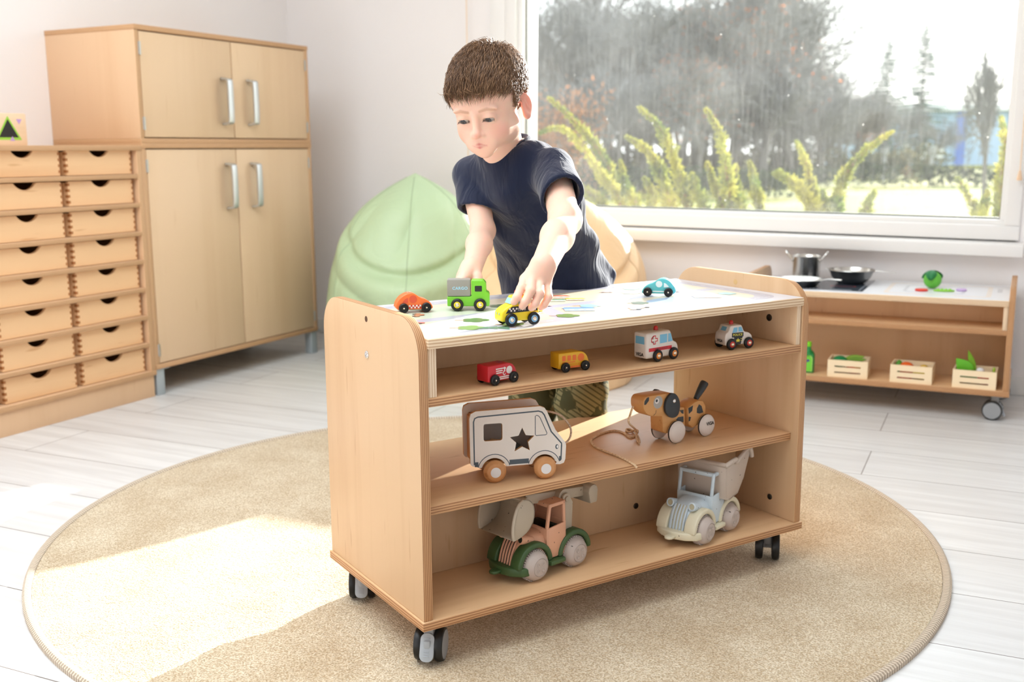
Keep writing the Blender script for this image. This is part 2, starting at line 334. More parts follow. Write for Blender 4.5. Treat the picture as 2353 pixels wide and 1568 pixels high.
# ------------------------------------------------------------------ plywood boards and the two wheeled carts
def board(name, parent, x0, x1, y0, y1, z0, z1, axis, face, edge, bev=.0012, outline=None):
    bm = bmesh.new()
    if outline: prism(bm, outline, x0, x1, 'x', bev, seg=2, ang=50)
    else: box(bm, (x0, y0, z0), (x1, y1, z1), bev)
    bm.normal_update(); k = 'xyz'.index(axis)
    for f in bm.faces: f.material_index = 0 if abs(f.normal[k]) > .75 else 1
    return obj(name, bm, [face, edge], parent, ang=40)
def caster(parent, x, y, z1, ang, pedal=True, r=.029, hw=.025):
    """ang: direction of the pedal in the parent's frame"""
    c = bpy.data.objects.new('caster', None); COL.objects.link(c); c.parent = parent; c.location = (x, y, 0); c.rotation_euler = (0, 0, ang)
    bm = bmesh.new(); lathe(bm, [(0, z1), (.017, z1), (.017, z1 - .004), (0, z1 - .004)], 20); box(bm, (-.006, -.0085, r * .9), (.016, .0085, z1 - .003), .003); box(bm, (-.006, -.012, r - .004), (.006, .012, r + .006), .002)
    obj('fork', bm, M['greyp'], c)
    for s in (-1, 1):
        bm = bmesh.new()
        lathe(bm, [(0, -.0075), (r - .008, -.0075), (r - .002, -.006), (r, -.002), (r, .003), (r - .0015, .0075), (r - .0045, .0085), (r - .0047, .0088), (0, .0092)], 36, mis=[0, 0, 0, 0, 0, 0, 0, 1], M=T((0, s * (hw - .009), r), (-s * PI / 2, 0, 0)))
        obj('wheel', bm, [M['black'], M['greyp']], c)
    if pedal:
        bm = bmesh.new()
        prism(bm, rrect(-.0120, 0, .0120, .047, .0105, 5), -.003, .003, 'x', .0015, 0, T((.036, 0, .012), (0, math.radians(-24), 0)), 2)
        for zz in (.008, .012, .016, .030, .034, .038): box(bm, (.003, -.005, zz), (.0039, .005, zz + .0018), .0004, 0, T((.036, 0, .012), (0, math.radians(-24), 0)))
        box(bm, (.005, -.006, .030), (.030, .006, .046), .003); obj('brake_pedal', bm, M['greyl'], c)
    return c
RC = math.radians(59.76); HC = .0724
cart = thing('play_cart', 'wheeled beech plywood play cart with shelves and a printed map top', 'cart', (0, 0, .008), RC)
L, D, tb, ins, pt = .88, .388, .0153, .0034, .0169
xl, xr = ins + pt, L - ins - pt
zt, tt, zs1, ts1, zs2, ts2, r2, zp, yb, yb2 = .4837, .0167, .3881, .0151, .2027, .0153, .0221, .515, .176, .2005
z = lambda v: v + HC
board('bottom_board', cart, 0, L, 0, D, z(0), z(tb), 'z', M['beech_x'], M['edge_z'])
def side_outline(e, d, z0, z1, r): return [(e, z0), (d - e, z0)] + arc(d - e - r, z1 - r, r, 0, 90, 9) + arc(e + r, z1 - r, r, 90, 180, 9)
for x0 in (ins, xr): board('side_panel', cart, x0, x0 + pt, 0, 0, 0, 0, 'x', M['beech'], M['edge_x'], .0015, side_outline(ins, D, z(tb), z(zp), .062))
board('tabletop', cart, xl, xr, ins - .0015, D - ins, z(zt - tt), z(zt) - .0006, 'z', M['birch'], M['bply_z'], .0015)
board('shelf', cart, xl, xr, ins + .002, D - ins - .002, z(zs1 - ts1), z(zs1), 'z', M['beech_x'], M['edge_z'])
board('shelf', cart, xl, xr, r2, D - r2, z(zs2 - ts2), z(zs2), 'z', M['beech_x'], M['edge_z'])
for x0, x1 in ((xl + .0015, xl + .0165), (xr - .0145, xr - .002)): board('niche_side', cart, x0, x1, ins + .003, D - ins - .003, z(zs1), z(zt - tt), 'x', M['birch'], M['bply_x'])
board('back_panel', cart, xl + .0165, xr - .0145, yb2, yb2 + .012, z(zs1), z(zt - tt), 'y', M['birch'], M['bply_z'])
board('back_panel', cart, xl, xr, yb, yb + .014, z(tb), z(zs2 - ts2), 'y', M['beech'], M['edge_z'])
def bolt(parent, M_, m1, r=.0075, ring_=None):
    bm = bmesh.new(); lathe(bm, [(r, 0), (r, .0012), (r * .85, .0022), (r * .42, .0022), (r * .40, .0008), (0, .0008)], 20, M=M_)
    if ring_: lathe(bm, [(r * 1.12, 0), (r * 1.12, .0006), (r, .0008)], 20, 0, M_)
    obj('bolt', bm, m1, parent)
mxm = T((ins, .1945, z(.4304)), (0, -PI / 2, 0)); bolt(cart, mxm, M['chrome'], .0068)
bm = bmesh.new(); lathe(bm, [(.0052, 0), (.0052, .0003), (.0036, .0002), (0, .0002)], 16, M=T((ins, .1938, z(.4922)), (0, -PI / 2, 0))); obj('dowel_hole', bm, M['hole'], cart)
bolt(cart, T((xr - .0145, .0794, z(.4344)), (0, -PI / 2, 0)), M['bolt'], .0072)
bolt(cart, T((xr, .0728, z(.0522)), (0, -PI / 2, 0)), M['bolt'], .0062)
bolt(cart, T((.5828, yb, z(.0549)), (PI / 2, 0, 0)), M['bolt'], .0062); bolt(cart, T((.821, yb, z(.0912)), (PI / 2, 0, 0)), M['bolt'], .0062)
bm = bmesh.new(); lathe(bm, [(.0055, 0), (.0055, .0004), (0, .0005)], 16, M=T((xr, .1942, z(.495)), (0, -PI / 2, 0))); obj('screw_cap', bm, M['plug'], cart)
pa = lambda deg: math.radians(deg) - RC
caster(cart, .034, .040, HC, pa(-72)); caster(cart, .045, .338, HC, pa(-60)); caster(cart, .836, .052, HC, pa(104), True); caster(cart, .84, .34, HC, pa(100))

# printed play map on the cart top: one sheet, pastel prints in thin flat shapes
def map_print():
    cols = dict(sheet=(212, 212, 220), road=(186, 185, 198), dash=(255, 255, 255), lawn=(204, 214, 190), lawn2=(222, 210, 186), pond=(176, 194, 220), tree=(118, 144, 84), tree2=(84, 108, 70), fir=(110, 150, 124), trunk=(196, 140, 104), red=(226, 110, 84), blue=(120, 160, 214), blue2=(176, 208, 236), yellow=(246, 220, 60), black=(50, 50, 54), teal=(160, 204, 200), peach=(232, 202, 180), green=(84, 140, 104), pink=(240, 190, 190))
    names = list(cols); mats = [mat('print_' + n, c, .30, spec=.5) for n, c in cols.items()]; ix = {n: i for i, n in enumerate(names)}
    bm = bmesh.new(); z0 = z(zt) - .0006
    prism(bm, [(xl + .001, ins + .001), (xr - .001, ins + .001), (xr - .001, D - ins - .002), (xl + .001, D - ins - .002)], z0, z0 + .0004, 'z', 0, 0)
    lev = [0]
    def P(pts, n, h=None):
        lev[0] += 1; hh = z0 + .0004 + .00005 + .000004 * lev[0]; poly(bm, [(a, b, hh) for a, b in pts], ix[n])
    P(rrect(.045, .03, .835, .36, .05), 'road'); P(rrect(.075, .06, .805, .33, .04), 'lawn2')
    P(rrect(.10, .075, .30, .30, .04), 'lawn'); P(rrect(.34, .075, .52, .19, .03), 'peach'); P(rrect(.56, .20, .79, .31, .03), 'lawn2')
    P([(.30, .05), (.335, .05), (.42, .34), (.385, .34)], 'road'); P([(.08, .185), (.08, .155), (.80, .185), (.80, .215)], 'road'); P(circ(.63, .12, .07, 20, .035), 'pond')
    for k in range(26):
        x = .07 + k * .029
        for y in (.044, .346): P([(x, y), (x + .014, y), (x + .014, y + .0022), (x, y + .0022)], 'dash')
    for k in range(9):
        y = .07 + k * .029
        for x in (.0595, .819): P([(x, y), (x + .002, y), (x + .002, y + .014), (x, y + .014)], 'dash')
    def treep(x, y, s=1, a=-32, kind='tree'):
        c, sn = math.cos(math.radians(a)), math.sin(math.radians(a)); R = lambda p: (x + s * (p[0] * c - p[1] * sn), y + s * (p[0] * sn + p[1] * c))
        P([R(p) for p in ((-.0015, -.03), (.0015, -.03), (.001, 0), (-.001, 0))], 'trunk')
        if kind == 'fir': P([R(p) for p in ((0, .03), (.009, .012), (.005, .012), (.013, -.002), (.006, -.002), (.017, -.02), (-.017, -.02), (-.006, -.002), (-.013, -.002), (-.005, .012), (-.009, .012))], 'fir')
        else:
            for (u, v, r) in ((0, .014, .011), (-.011, .004, .010), (.011, .004, .010), (-.007, -.008, .009), (.008, -.008, .009), (0, 0, .012)): P([R(p) for p in circ(u, v, r, 14)], kind)
    treep(.128, .060, 1.1, -120, 'tree'); treep(.175, .125, 1.1, -120, 'tree2'); treep(.205, .052, .9, -120, 'tree'); treep(.165, .035, 1.1, 60, 'fir'); treep(.155, .30, .9, -120, 'tree2'); treep(.30, .245, 1, -120, 'tree2')
    treep(.44, .15, 1, -120, 'teal'); treep(.54, .125, .8, -120, 'tree2'); treep(.335, .075, 1, -120, 'tree'); treep(.77, .13, .9, -120, 'teal'); treep(.62, .25, 1, -120, 'lawn'); treep(.66, .30, .9, -120, 'teal')
    def house(x, y, w, h, a, wall, roof):
        c, sn = math.cos(math.radians(a)), math.sin(math.radians(a)); R = lambda p: (x + p[0] * c - p[1] * sn, y + p[0] * sn + p[1] * c)
        P([R(p) for p in ((-w, -h), (w, -h), (w, h * .3), (-w, h * .3))], wall); P([R(p) for p in ((-w * 1.15, h * .3), (w * 1.15, h * .3), (w * .9, h), (-w * .9, h))], roof)
        for k in (-.5, .1, .6): P([R(p) for p in ((w * (k - .14), -h * .6), (w * (k + .14), -h * .6), (w * (k + .14), 0), (w * (k - .14), 0))], 'sheet')
    house(.40, .125, .028, .022, -30, 'blue2', 'blue'); house(.46, .285, .025, .02, -30, 'peach', 'red'); house(.43, .245, .02, .016, -30, 'lawn', 'green'); house(.71, .12, .028, .02, -30, 'peach', 'pink'); house(.47, .235, .018, .014, -30, 'peach', 'yellow')
    def carp(x, y, w, a, c1):
        c, sn = math.cos(math.radians(a)), math.sin(math.radians(a)); R = lambda p: (x + p[0] * c - p[1] * sn, y + p[0] * sn + p[1] * c)
        P([R(p) for p in rrect(-w, -w * .3, w, w * .22, w * .15, 3)], c1); P([R(p) for p in rrect(-w * .55, 0, w * .35, w * .6, w * .15, 3)], c1)
        for k in (-.55, .55): P([R(p) for p in circ(w * k, -w * .32, w * .2, 12)], 'black')
    carp(.315, .155, .02, -30, 'yellow'); carp(.075, .155, .018, -30, 'red'); carp(.12, .23, .02, -120, 'trunk'); carp(.50, .075, .028, 20, 'peach'); carp(.37, .195, .015, -30, 'pink'); carp(.70, .215, .018, -30, 'pink'); carp(.585, .285, .014, -30, 'pink')
    for k in range(10): P(circ(.20 + .02 * rnd.random() + .012 * k, .08 + .08 * rnd.random(), .0022, 6), rnd.choice(['red', 'yellow', 'trunk', 'tree']))
    for k in range(12): P([(a + .58 + .012 * (k % 6), b + .105 + .018 * (k // 6)) for a, b in ((0, 0), (.006, -.001), (.006, .001))], 'blue2')
    return obj('map_print', bm, mats, cart, flat=True)
map_print()
def cw(x, y, h=0):
    return Vector((x * math.cos(RC) - y * math.sin(RC), x * math.sin(RC) + y * math.cos(RC), h))
Z_TOP, Z_NICHE, Z_MID, Z_LOW = .008 + HC + zt + .0003, .008 + HC + zs1, .008 + HC + zs2, .008 + HC + tb
# ------------------------------------------------------------------ tall cabinets, drawer unit (left wall)
FX, CY0, CY1, BX = -1.9377, 1.3175, 2.2398, -2.3715
def handle(parent, y, zc, h=.166):
    bm = bmesh.new(); pts = spline([(0, 0, -h / 2), (.026, 0, -h / 2 + .004), (.032, 0, -h / 2 + .016), (.033, 0, 0), (.032, 0, h / 2 - .016), (.026, 0, h / 2 - .004), (0, 0, h / 2)], 5)
    tb_ = bmesh.new(); prof = [(-.0135, -.004), (.0135, -.004), (.0135, .004), (-.0135, .004)]; rings = []
    for i, p in enumerate(pts):
        d = (pts[min(i + 1, len(pts) - 1)] - pts[max(0, i - 1)]).normalized(); n = Vector((d.z, 0, -d.x))
        rings.append([tb_.verts.new(p + Vector((0, a, 0)) + n * b) for a, b in prof])
    for a, b in zip(rings, rings[1:]):
        for k in range(4): tb_.faces.new((a[k], a[(k + 1) % 4], b[(k + 1) % 4], b[k]))
    tb_.faces.new(rings[0]); tb_.faces.new(rings[-1]); bmesh.ops.recalc_face_normals(tb_, faces=tb_.faces); bevel(tb_, .0022, 2, 40); merge(bm, tb_, T((FX + .001, y, zc)))
    return obj('handle', bm, M['alu'], parent)
def cab_board(name, parent, lo, hi, axis, face=None, edge=None):
    bm = bmesh.new(); box(bm, lo, hi, .001); bm.normal_update(); k = 'xyz'.index(axis)
    for f in bm.faces: f.material_index = 0 if abs(f.normal[k]) > .75 else 1
    return obj(name, bm, [face or M['cab_side'], edge or M['cab_edge']], parent, ang=40)
def cabinet(name, label, z0, z1, hz, legs):
    c = thing(name, label, 'cabinet'); t = .017
    cab_board('top_board', c, (BX, CY0 - .001, z1 - t), (FX + .002, CY1 + .001, z1), 'z'); cab_board('bottom_board', c, (BX, CY0, z0), (FX + .002, CY1, z0 + t), 'z')
    for y in (CY0, CY1 - t): cab_board('side_panel', c, (BX, y, z0 + t), (FX, y + t, z1 - t), 'y', None, M['cab_edge_x'])
    bm = bmesh.new(); box(bm, (BX, CY0 + t, z0 + t), (BX + .006, CY1 - t, z1 - t)); obj('back_panel', bm, M['cab_side'], c)
    mid = 1.785
    for (a, b, s) in ((CY0 + t + .003, mid - .0025, 1), (mid + .0025, CY1 - t - .003, -1)):
        bm = bmesh.new(); box(bm, (FX - .019, a, z0 + t + .004), (FX - .001, b, z1 - t - .004), .0012); d = obj('door', bm, M['cab'], c)
        h = handle(d, (b - .05) if s > 0 else (a + .085), hz); h.name = 'handle'
        for zz in ((z0 + t + .05), (z1 - t - .06)):
            y = a if s > 0 else b
            bm = bmesh.new(); tube(bm, [(FX - .0005, y - s * .003, zz - .021), (FX - .0005, y - s * .003, zz + .021)], .004, 8); box(bm, (FX - .0015, y - s * .001 - .002, zz - .022), (FX + .0006, y - s * .001 + s * .004 + .002, zz + .022)); obj('hinge', bm, M['hinge'], d)
    if legs:
        for (x, y) in ((FX - .04, CY0 + .004), (FX - .04, CY1 - .040), (BX + .02, CY0 + .004), (BX + .02, CY1 - .040)):
            bm = bmesh.new(); box(bm, (x, y, 0), (x + .036, y + .036, z0 - .003), .002); box(bm, (x - .006, y - .002, z0 - .004), (x + .037, y + .062, z0), .0005); obj('leg', bm, M['leg'], c)
    return c
cabinet('cupboard', 'tall lower maple cupboard on grey metal legs, two doors with long bar handles', .0948, .884, .726, True)
cabinet('top_cupboard', 'shorter two-door maple cupboard stacked on top of the taller one', .884, 1.2777, 1.038, False)
du = thing('drawer_unit', 'low maple storage unit with columns of wooden drawers, left of the cupboards', 'drawer unit')
UY0, UY1, UZ = .395, CY0 - .0015, .8765
cab_board('top_board', du, (BX, UY0, UZ - .0165), (FX + .002, UY1, UZ), 'z')
cab_board('bottom_board', du, (BX, UY0, .078), (FX + .003, UY1, .0945), 'z')
bm = bmesh.new(); box(bm, (BX + .01, UY0 + .004, 0), (FX - .006, UY1 - .006, .078), .001); obj('plinth', bm, M['cab_side'], du)
cab_board('side_panel', du, (BX, UY1 - .022, .0945), (FX, UY1, UZ - .0165), 'y', None, M['cab_edge_x']); cab_board('side_panel', du, (BX, UY0, .0945), (FX, UY0 + .022, UZ - .0165), 'y', None, M['cab_edge_x'])
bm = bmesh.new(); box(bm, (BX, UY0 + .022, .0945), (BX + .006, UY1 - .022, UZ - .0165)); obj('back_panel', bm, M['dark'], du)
zsh = [.0945] + [.195 + (k * (.7803 - .195) / 6) for k in range(7)]
for zz in zsh[1:]: cab_board('shelf', du, (BX + .006, UY0 + .022, zz - .0145), (FX, UY1 - .022, zz), 'z', None, M['cab_edge'])
def drawer(y0, y1, z0):
    h = .079; t = .012; w = y1 - y0; bm = bmesh.new(); r = .047; zc = z0 + h; yc = (y0 + y1) / 2; dp = .022
    ht = math.degrees(math.acos((r - dp) / r)); cutw = r * math.sin(math.radians(ht))
    arc_ = [(yc + r * math.sin(math.radians(a)), zc + (r - dp) - r * math.cos(math.radians(a))) for a in np.linspace(ht, -ht, 13)]
    out = [(y0, z0), (y1, z0), (y1, zc - .004), (y1 - .004, zc)] + arc_ + [(y0 + .004, zc), (y0, zc - .004)]
    prism(bm, out, FX - .018 - t, FX - .018, 'x', .0008, 0, None, 1, 60)
    for y in (y0, y1 - t): box(bm, (BX + .06, y, z0), (FX - .018 - t, y + t, zc - .004), .001)
    box(bm, (BX + .06, y0 + t, z0), (BX + .072, y1 - t, zc - .004)); box(bm, (BX + .06, y0 + t, z0 + .004), (FX - .03, y1 - t, z0 + .010))
    for y in (y0, y1):
        for k in range(4): zz = z0 + .009 + k * .0185; box(bm, (FX - .031, y - .0006 if y == y0 else y - .0062, zz), (FX - .0174, y + .0062 if y == y0 else y + .0006, zz + .0085), 0, 1)
    return obj('drawer', bm, [M['drawer'], M['endgrain']], du)
for (a, b) in ((1.015, 1.284), (.722, .992), (.425, .697)):
    for zz in zsh: drawer(a + .001, b - .001, zz + .0015)
# wooden shape box on the drawer unit
sb = thing('shape_box', 'wooden box with black and purple triangle shapes on the drawer unit', 'toy box', (-2.10, .868, UZ))
bm = bmesh.new(); box(bm, (-.055, -.085, 0), (.055, .085, .099), .004)
for c, (yy, zz, s_, up) in ((1, (.018, .045, .046, 1)), (2, (.018, .046, .035, 1)), (3, (.058, .075, .010, -1)), (3, (.030, .02, .009, 1))):
    poly(bm, [(.0552 + c * .0001, yy - s_, zz - s_ * .6 * up), (.0552 + c * .0001, yy + s_, zz - s_ * .6 * up), (.0552 + c * .0001, yy, zz + s_ * 1.0 * up)], c)
box(bm, (.050, .0845, .004), (-.050, .0856, .095), 0, 1)
obj('body', bm, [wood('pale_box_wood', (238, 206, 172), (228, 192, 154), 'y'), mat('lime_paint', (150, 205, 60), .5), mat('box_black', (25, 22, 20), .6), mat('purple_paint', (190, 150, 210), .5)], sb)

# ------------------------------------------------------------------ kitchen cart (right, under the window)
KA = math.radians(1.6); KX, KY = .7655, 2.212
kit = thing('kitchen_cart', 'low wheeled plywood play kitchen cart below the window with hob print on top', 'cart', (KX, KY, 0), KA)
KL, KD = .855, .405
k0, k1, k2, k3, k4, k5, k6 = .082, .0995, .276, .2925, .3672, .3862, .428
board('bottom_board', kit, -KL, 0, 0, KD, k0, k1, 'z', M['beech_x'], M['edge_z'])
for x0 in (-.0205, -KL + .0035): board('side_panel', kit, x0, x0 + .017, 0, 0, 0, 0, 'x', M['beech'], M['edge_x'], .0015, side_outline(.003, KD, k1, k6, .05))
xa, xb = -KL + .0205, -.0205
board('tabletop', kit, xa, xb, .001, KD - .003, k4, k5 - .0006, 'z', M['birch'], M['bply_z'])
board('shelf', kit, xa, xb, .006, KD - .006, k2, k2 + .0165, 'z', M['beech_x'], M['edge_z'])
board('niche_side', kit, xb - .0145, xb - .001, .006, KD - .006, k2 + .0165, k4, 'x', M['birch'], M['bply_x']); board('niche_side', kit, xa + .001, xa + .0145, .006, KD - .006, k2 + .0165, k4, 'x', M['birch'], M['bply_x'])
board('back_panel', kit, xa + .0145, xb - .0145, .17, .182, k2 + .0165, k4, 'y', M['birch'], M['bply_z']); board('back_panel', kit, xa, xb, .20, .214, k1, k2, 'y', M['beech'], M['edge_z'])
bm = bmesh.new(); pc = [mat('print_white', (240, 240, 244), .3), mat('hob_black', (62, 70, 80), .18, spec=.6), mat('print_grey', (214, 214, 218), .3), mat('hob_marks', (170, 176, 186), .3), mat('print_cream', (244, 232, 222), .3), mat('hob_red', (170, 60, 50), .3)]
prism(bm, [(xa + .001, .004), (xb - .001, .004), (xb - .001, KD - .005), (xa + .001, KD - .005)], k5 - .0006, k5 - .0002, 'z')
def kp(pts, c, n): poly(bm, [(a, b, k5 - .0001 + n * .00006) for a, b in pts], c)
kp(rrect(-.78, .052, -.462, .385, .006, 3), 1, 1)
for cx_, cy__, r in ((-.70, .29, .055), (-.56, .29, .06), (-.66, .13, .055)): 
    o_ = circ(cx_, cy__, r, 28); i_ = circ(cx_, cy__, r - .0018, 28)
    for q in range(28): kp([o_[q], o_[(q + 1) % 28], i_[(q + 1) % 28], i_[q]], 3, 2)
for q in range(9): kp(rrect(-.70 + q * .012, .070, -.692 + q * .012, .083, .002, 2), 3, 2)
kp(rrect(-.585, .16, -.50, .185, .008, 4), 5, 2); kp(rrect(-.58, .164, -.505, .181, .006, 4), 1, 3); kp(rrect(-.478, .075, -.475, .30, .001, 2), 3, 2); kp(rrect(-.57, .068, -.50, .082, .002, 2), 3, 2)
kp(rrect(-.40, .06, -.075, .35, .02), 4, 1); kp(rrect(-.385, .075, -.09, .335, .016), 0, 2); kp(rrect(-.345, .11, -.155, .30, .03), 2, 3); kp(rrect(-.335, .12, -.165, .29, .025), 0, 4); kp(rrect(-.06, .20, -.045, .30, .004), 2, 1)
obj('hob_print', bm, pc, kit, flat=True)
caster(kit, -.045, .045, k0, math.radians(-4), True, .031, .026); caster(kit, -.035, KD - .04, k0, math.radians(20), True, .031, .026); caster(kit, -KL + .05, .045, k0, 2.4, True, .031, .026); caster(kit, -KL + .05, KD - .05, k0, 2, True, .031, .026)
def kw(x, y, h): return Vector((KX + x * math.cos(KA) - y * math.sin(KA), KY + x * math.sin(KA) + y * math.cos(KA), h))
M['steel'] = mat('stainless_steel', (216, 214, 210), .24, 1.0); M['steel2'] = mat('dark_steel', (150, 150, 150), .28, 1.0)
KZ = k5 + .0004
po = thing('cooking_pot', 'tall stainless toy pot with two raised loop handles at the back of the hob', 'pot', (.063, 2.505, KZ), .1)
bm = bmesh.new(); lathe(bm, [(0, 0), (.044, 0), (.048, .003), (.0485, .083), (.0515, .086), (.0505, .0875), (.0475, .0845), (.0465, .005), (0, .004)], 40); obj('body', bm, M['steel'], po, ang=50)
for s in (-1, 1):
    bm = bmesh.new(); tube(bm, spline([(s * .048, -.014, .070), (s * .052, -.015, .075), (s * .070, -.013, .098), (s * .073, 0, .102), (s * .070, .013, .098), (s * .052, .015, .075), (s * .048, .014, .070)], 5), .0028, 8); ball(bm, (s * .048, -.014, .070), (.003, .004, .005)); ball(bm, (s * .048, .014, .070), (.003, .004, .005)); obj('handle', bm, M['steel'], po)
fp = thing('frying_pan', 'shallow steel toy frying pan at the front of the hob', 'pan', (.083, 2.325, KZ), -.22)
bm = bmesh.new(); lathe(bm, [(0, 0), (.050, 0), (.056, .003), (.073, .022), (.076, .0235), (.0755, .0248), (.072, .0235), (.054, .005), (0, .003)], 44, mis=[0, 0, 0, 0, 1, 1, 1, 1]); obj('body', bm, [M['steel2'], M['steel']], fp, ang=50)
bm = bmesh.new(); prism(bm, [(.066, .017), (.075, .021), (.10, .027), (.145, .027), (.148, .0295), (.145, .032), (.10, .031), (.072, .025)], -.0065, .0065, 'y', .002); obj('handle', bm, M['steel'], fp)
wk = thing('wok', 'deep round steel toy wok right of the tall pot', 'pan', (.227, 2.470, KZ), .10)
bm = bmesh.new(); lathe(bm, [(0, 0), (.042, 0), (.050, .004), (.066, .022), (.076, .046), (.080, .0475), (.0795, .049), (.075, .048), (.064, .024), (.047, .006), (0, .003)], 44, mis=[0, 0, 0, 0, 0, 1, 1, 1, 1, 1]); obj('body', bm, [M['steel2'], M['steel']], wk, ang=50)
bm = bmesh.new(); prism(bm, [(.074, .040), (.085, .044), (.145, .039), (.148, .041), (.145, .043), (.085, .048), (.074, .047)], -.006, .006, 'y', .0015); obj('handle', bm, M['steel'], wk)
bm = bmesh.new(); box(bm, (-.088, -.01, .0465), (-.076, .01, .0485), .001); obj('helper_lug', bm, M['steel'], wk)
# play food on the kitchen top
cb = thing('toy_cabbage', 'round green toy cabbage with dark leaf cap on the kitchen top', 'toy food', (.498, 2.435, KZ), .3)
bm = bmesh.new(); ball(bm, (0, 0, .029), (.029, .029, .029), 0, 28); obj('head', bm, mat('cabbage_green', (98, 186, 60), .5), cb)
for a in (.6, 2.4, 4.3):
    bm = bmesh.new(); g = []
    for i in range(9):
        row = []
        for j in range(9):
            u, v = (i / 8 - .5) * 2.0, j / 8 * 1.7; w = math.sin(PI * min(1, .25 + j / 8 * .75)) * .9 + .1; rr = .0305 + .003 * math.sin(5 * u) * (j / 8) + .006 * (j / 8) ** 3
            th = a + u * w * .9; ph = PI / 2 - v * .95 + .1
            row.append(bm.verts.new((rr * math.cos(ph) * math.cos(th), rr * math.cos(ph) * math.sin(th), .029 + rr * math.sin(ph))))
        g.append(row)
    for i in range(8):
        for j in range(8): bm.faces.new((g[i][j], g[i + 1][j], g[i + 1][j + 1], g[i][j + 1])).smooth = True
    o = obj('leaf', bm, mat('cabbage_leaf', (24, 120, 62), .55), cb); mo = o.modifiers.new('thick', 'SOLIDIFY'); mo.thickness = .0016
def disc(name, label, p, r, h, c, cat='toy food'):
    bm = bmesh.new(); lathe(bm, [(0, 0), (r * .9, 0), (r, h * .3), (r, h * .7), (r * .92, h), (0, h)], 28); o = obj(name, bm, mat(name, c, .5)); o.location = p; return tag(o, label, cat)
disc('tomato_slice', 'flat red toy tomato slice left of the cabbage', (.474, 2.352, KZ), .0205, .0065, (225, 62, 44)); disc('onion_slice', 'flat pale purple toy onion slice right of the pea pod', (.592, 2.405, KZ), .0165, .007, (206, 178, 224))
bm = bmesh.new(); prism(bm, [(-.034, -.002), (-.02, -.010), (0, -.0125), (.02, -.009), (.034, 0), (.02, .007), (0, .010), (-.02, .007)], 0, .006, 'z', .0025)
for k in range(4): ball(bm, (-.018 + k * .012, -.001, .006), (.005, .0045, .004))
o = tag(obj('pea_pod', bm, mat('pea_green', (140, 206, 62), .5)), 'bright green toy pea pod lying in front of the cabbage', 'toy food'); o.location = (.542, 2.365, KZ); o.rotation_euler = (0, 0, .15)
bt = thing('toy_bottle', 'green toy bottle with lime cap and label behind the cart edge', 'bottle', kw(-.628, .055, k1 + .0003), KA)
bm = bmesh.new(); prism(bm, rrect(-.021, -.013, .021, .013, .008), 0, .066, 'z', .003); lathe(bm, [(.020, .062), (.0185, .070), (.010, .078), (.0085, .083), (.0085, .094)], 20, 0); obj('body', bm, mat('bottle_green', (22, 132, 62), .35), bt)
bm = bmesh.new(); lathe(bm, [(.0088, .090), (.0095, .091), (.0095, .1045), (.008, .106), (0, .106)], 20); obj('cap', bm, mat('cap_lime', (130, 214, 40), .4), bt)
bm = bmesh.new(); ol = [(-.017, .006), (.017, .006)] + arc(.0, .048, .017, 0, 180, 10); prism(bm, ol, -.0136, -.0131, 'y', 0, 0); prism(bm, [(a * .88, .008 + (b - .006) * .92) for a, b in ol], -.0140, -.0136, 'y', 0, 1)
for q in ((-.004, .042), (.0, .040), (.005, .0425), (.002, .045)): prism(bm, circ(q[0], q[1], .003, 10), -.0143, -.0140, 'y', 0, 2)
obj('label', bm, [mat('label_pale', (176, 226, 120), .5), mat('label_lime', (112, 206, 60), .5), mat('label_purple', (80, 60, 140), .5)], bt)
# crates with play food
M['crate'] = wood('pine_crate', (248, 226, 190), (240, 212, 170), 'x', .8)
def crate(label, p, rz):
    c = thing('toy_crate', label, 'crate', p, rz, 'toy crates on the kitchen cart'); w, d, h, t = .128, .100, .058, .0055
    def slotted(bm, x0, x1, y0, y1, slots, ax):
        # panel with two horizontal slots made from bars
        zs = [0, .014, .0190, .034, .0390, h]
        for k in range(0, 5):
            if k % 2 == 0: box(bm, (x0, y0, zs[k]), (x1, y1, zs[k + 1]), 0)
            else:
                if ax == 'x': box(bm, (x0, y0, zs[k]), (x0 + .022, y1, zs[k + 1])); box(bm, (x1 - .022, y0, zs[k]), (x1, y1, zs[k + 1]))
                else: box(bm, (x0, y0, zs[k]), (x1, y0 + .026, zs[k + 1])); box(bm, (x0, y1 - .026, zs[k]), (x1, y1, zs[k + 1]))
    for nm, a in (('front_panel', (0, w, 0, t, 0, 'x')), ('back_panel', (0, w, d - t, d, 0, 'x')), ('side_panel', (0, t, t, d - t, 0, 'y')), ('side_panel', (w - t, w, t, d - t, 0, 'y'))):
        bm = bmesh.new(); slotted(bm, *a); obj(nm, bm, M['crate'], c, weld=.00001)
    bm = bmesh.new(); box(bm, (t, t, .001), (w - t, d - t, .006)); obj('base', bm, M['crate'], c)
    return c
CZ = k1 + .0003
crs = [(kw(-.556, .012, CZ), KA + .03), (kw(-.357, .010, CZ), KA - .02), (kw(-.168, .010, CZ), KA - .03)]
crate('slatted crate of green leaves nearest the bottle', *crs[0]); crate('slatted crate with an orange vegetable, middle one of the three', *crs[1]); crate('slatted crate with a big green leaf standing up, nearest the wheel', *crs[2])
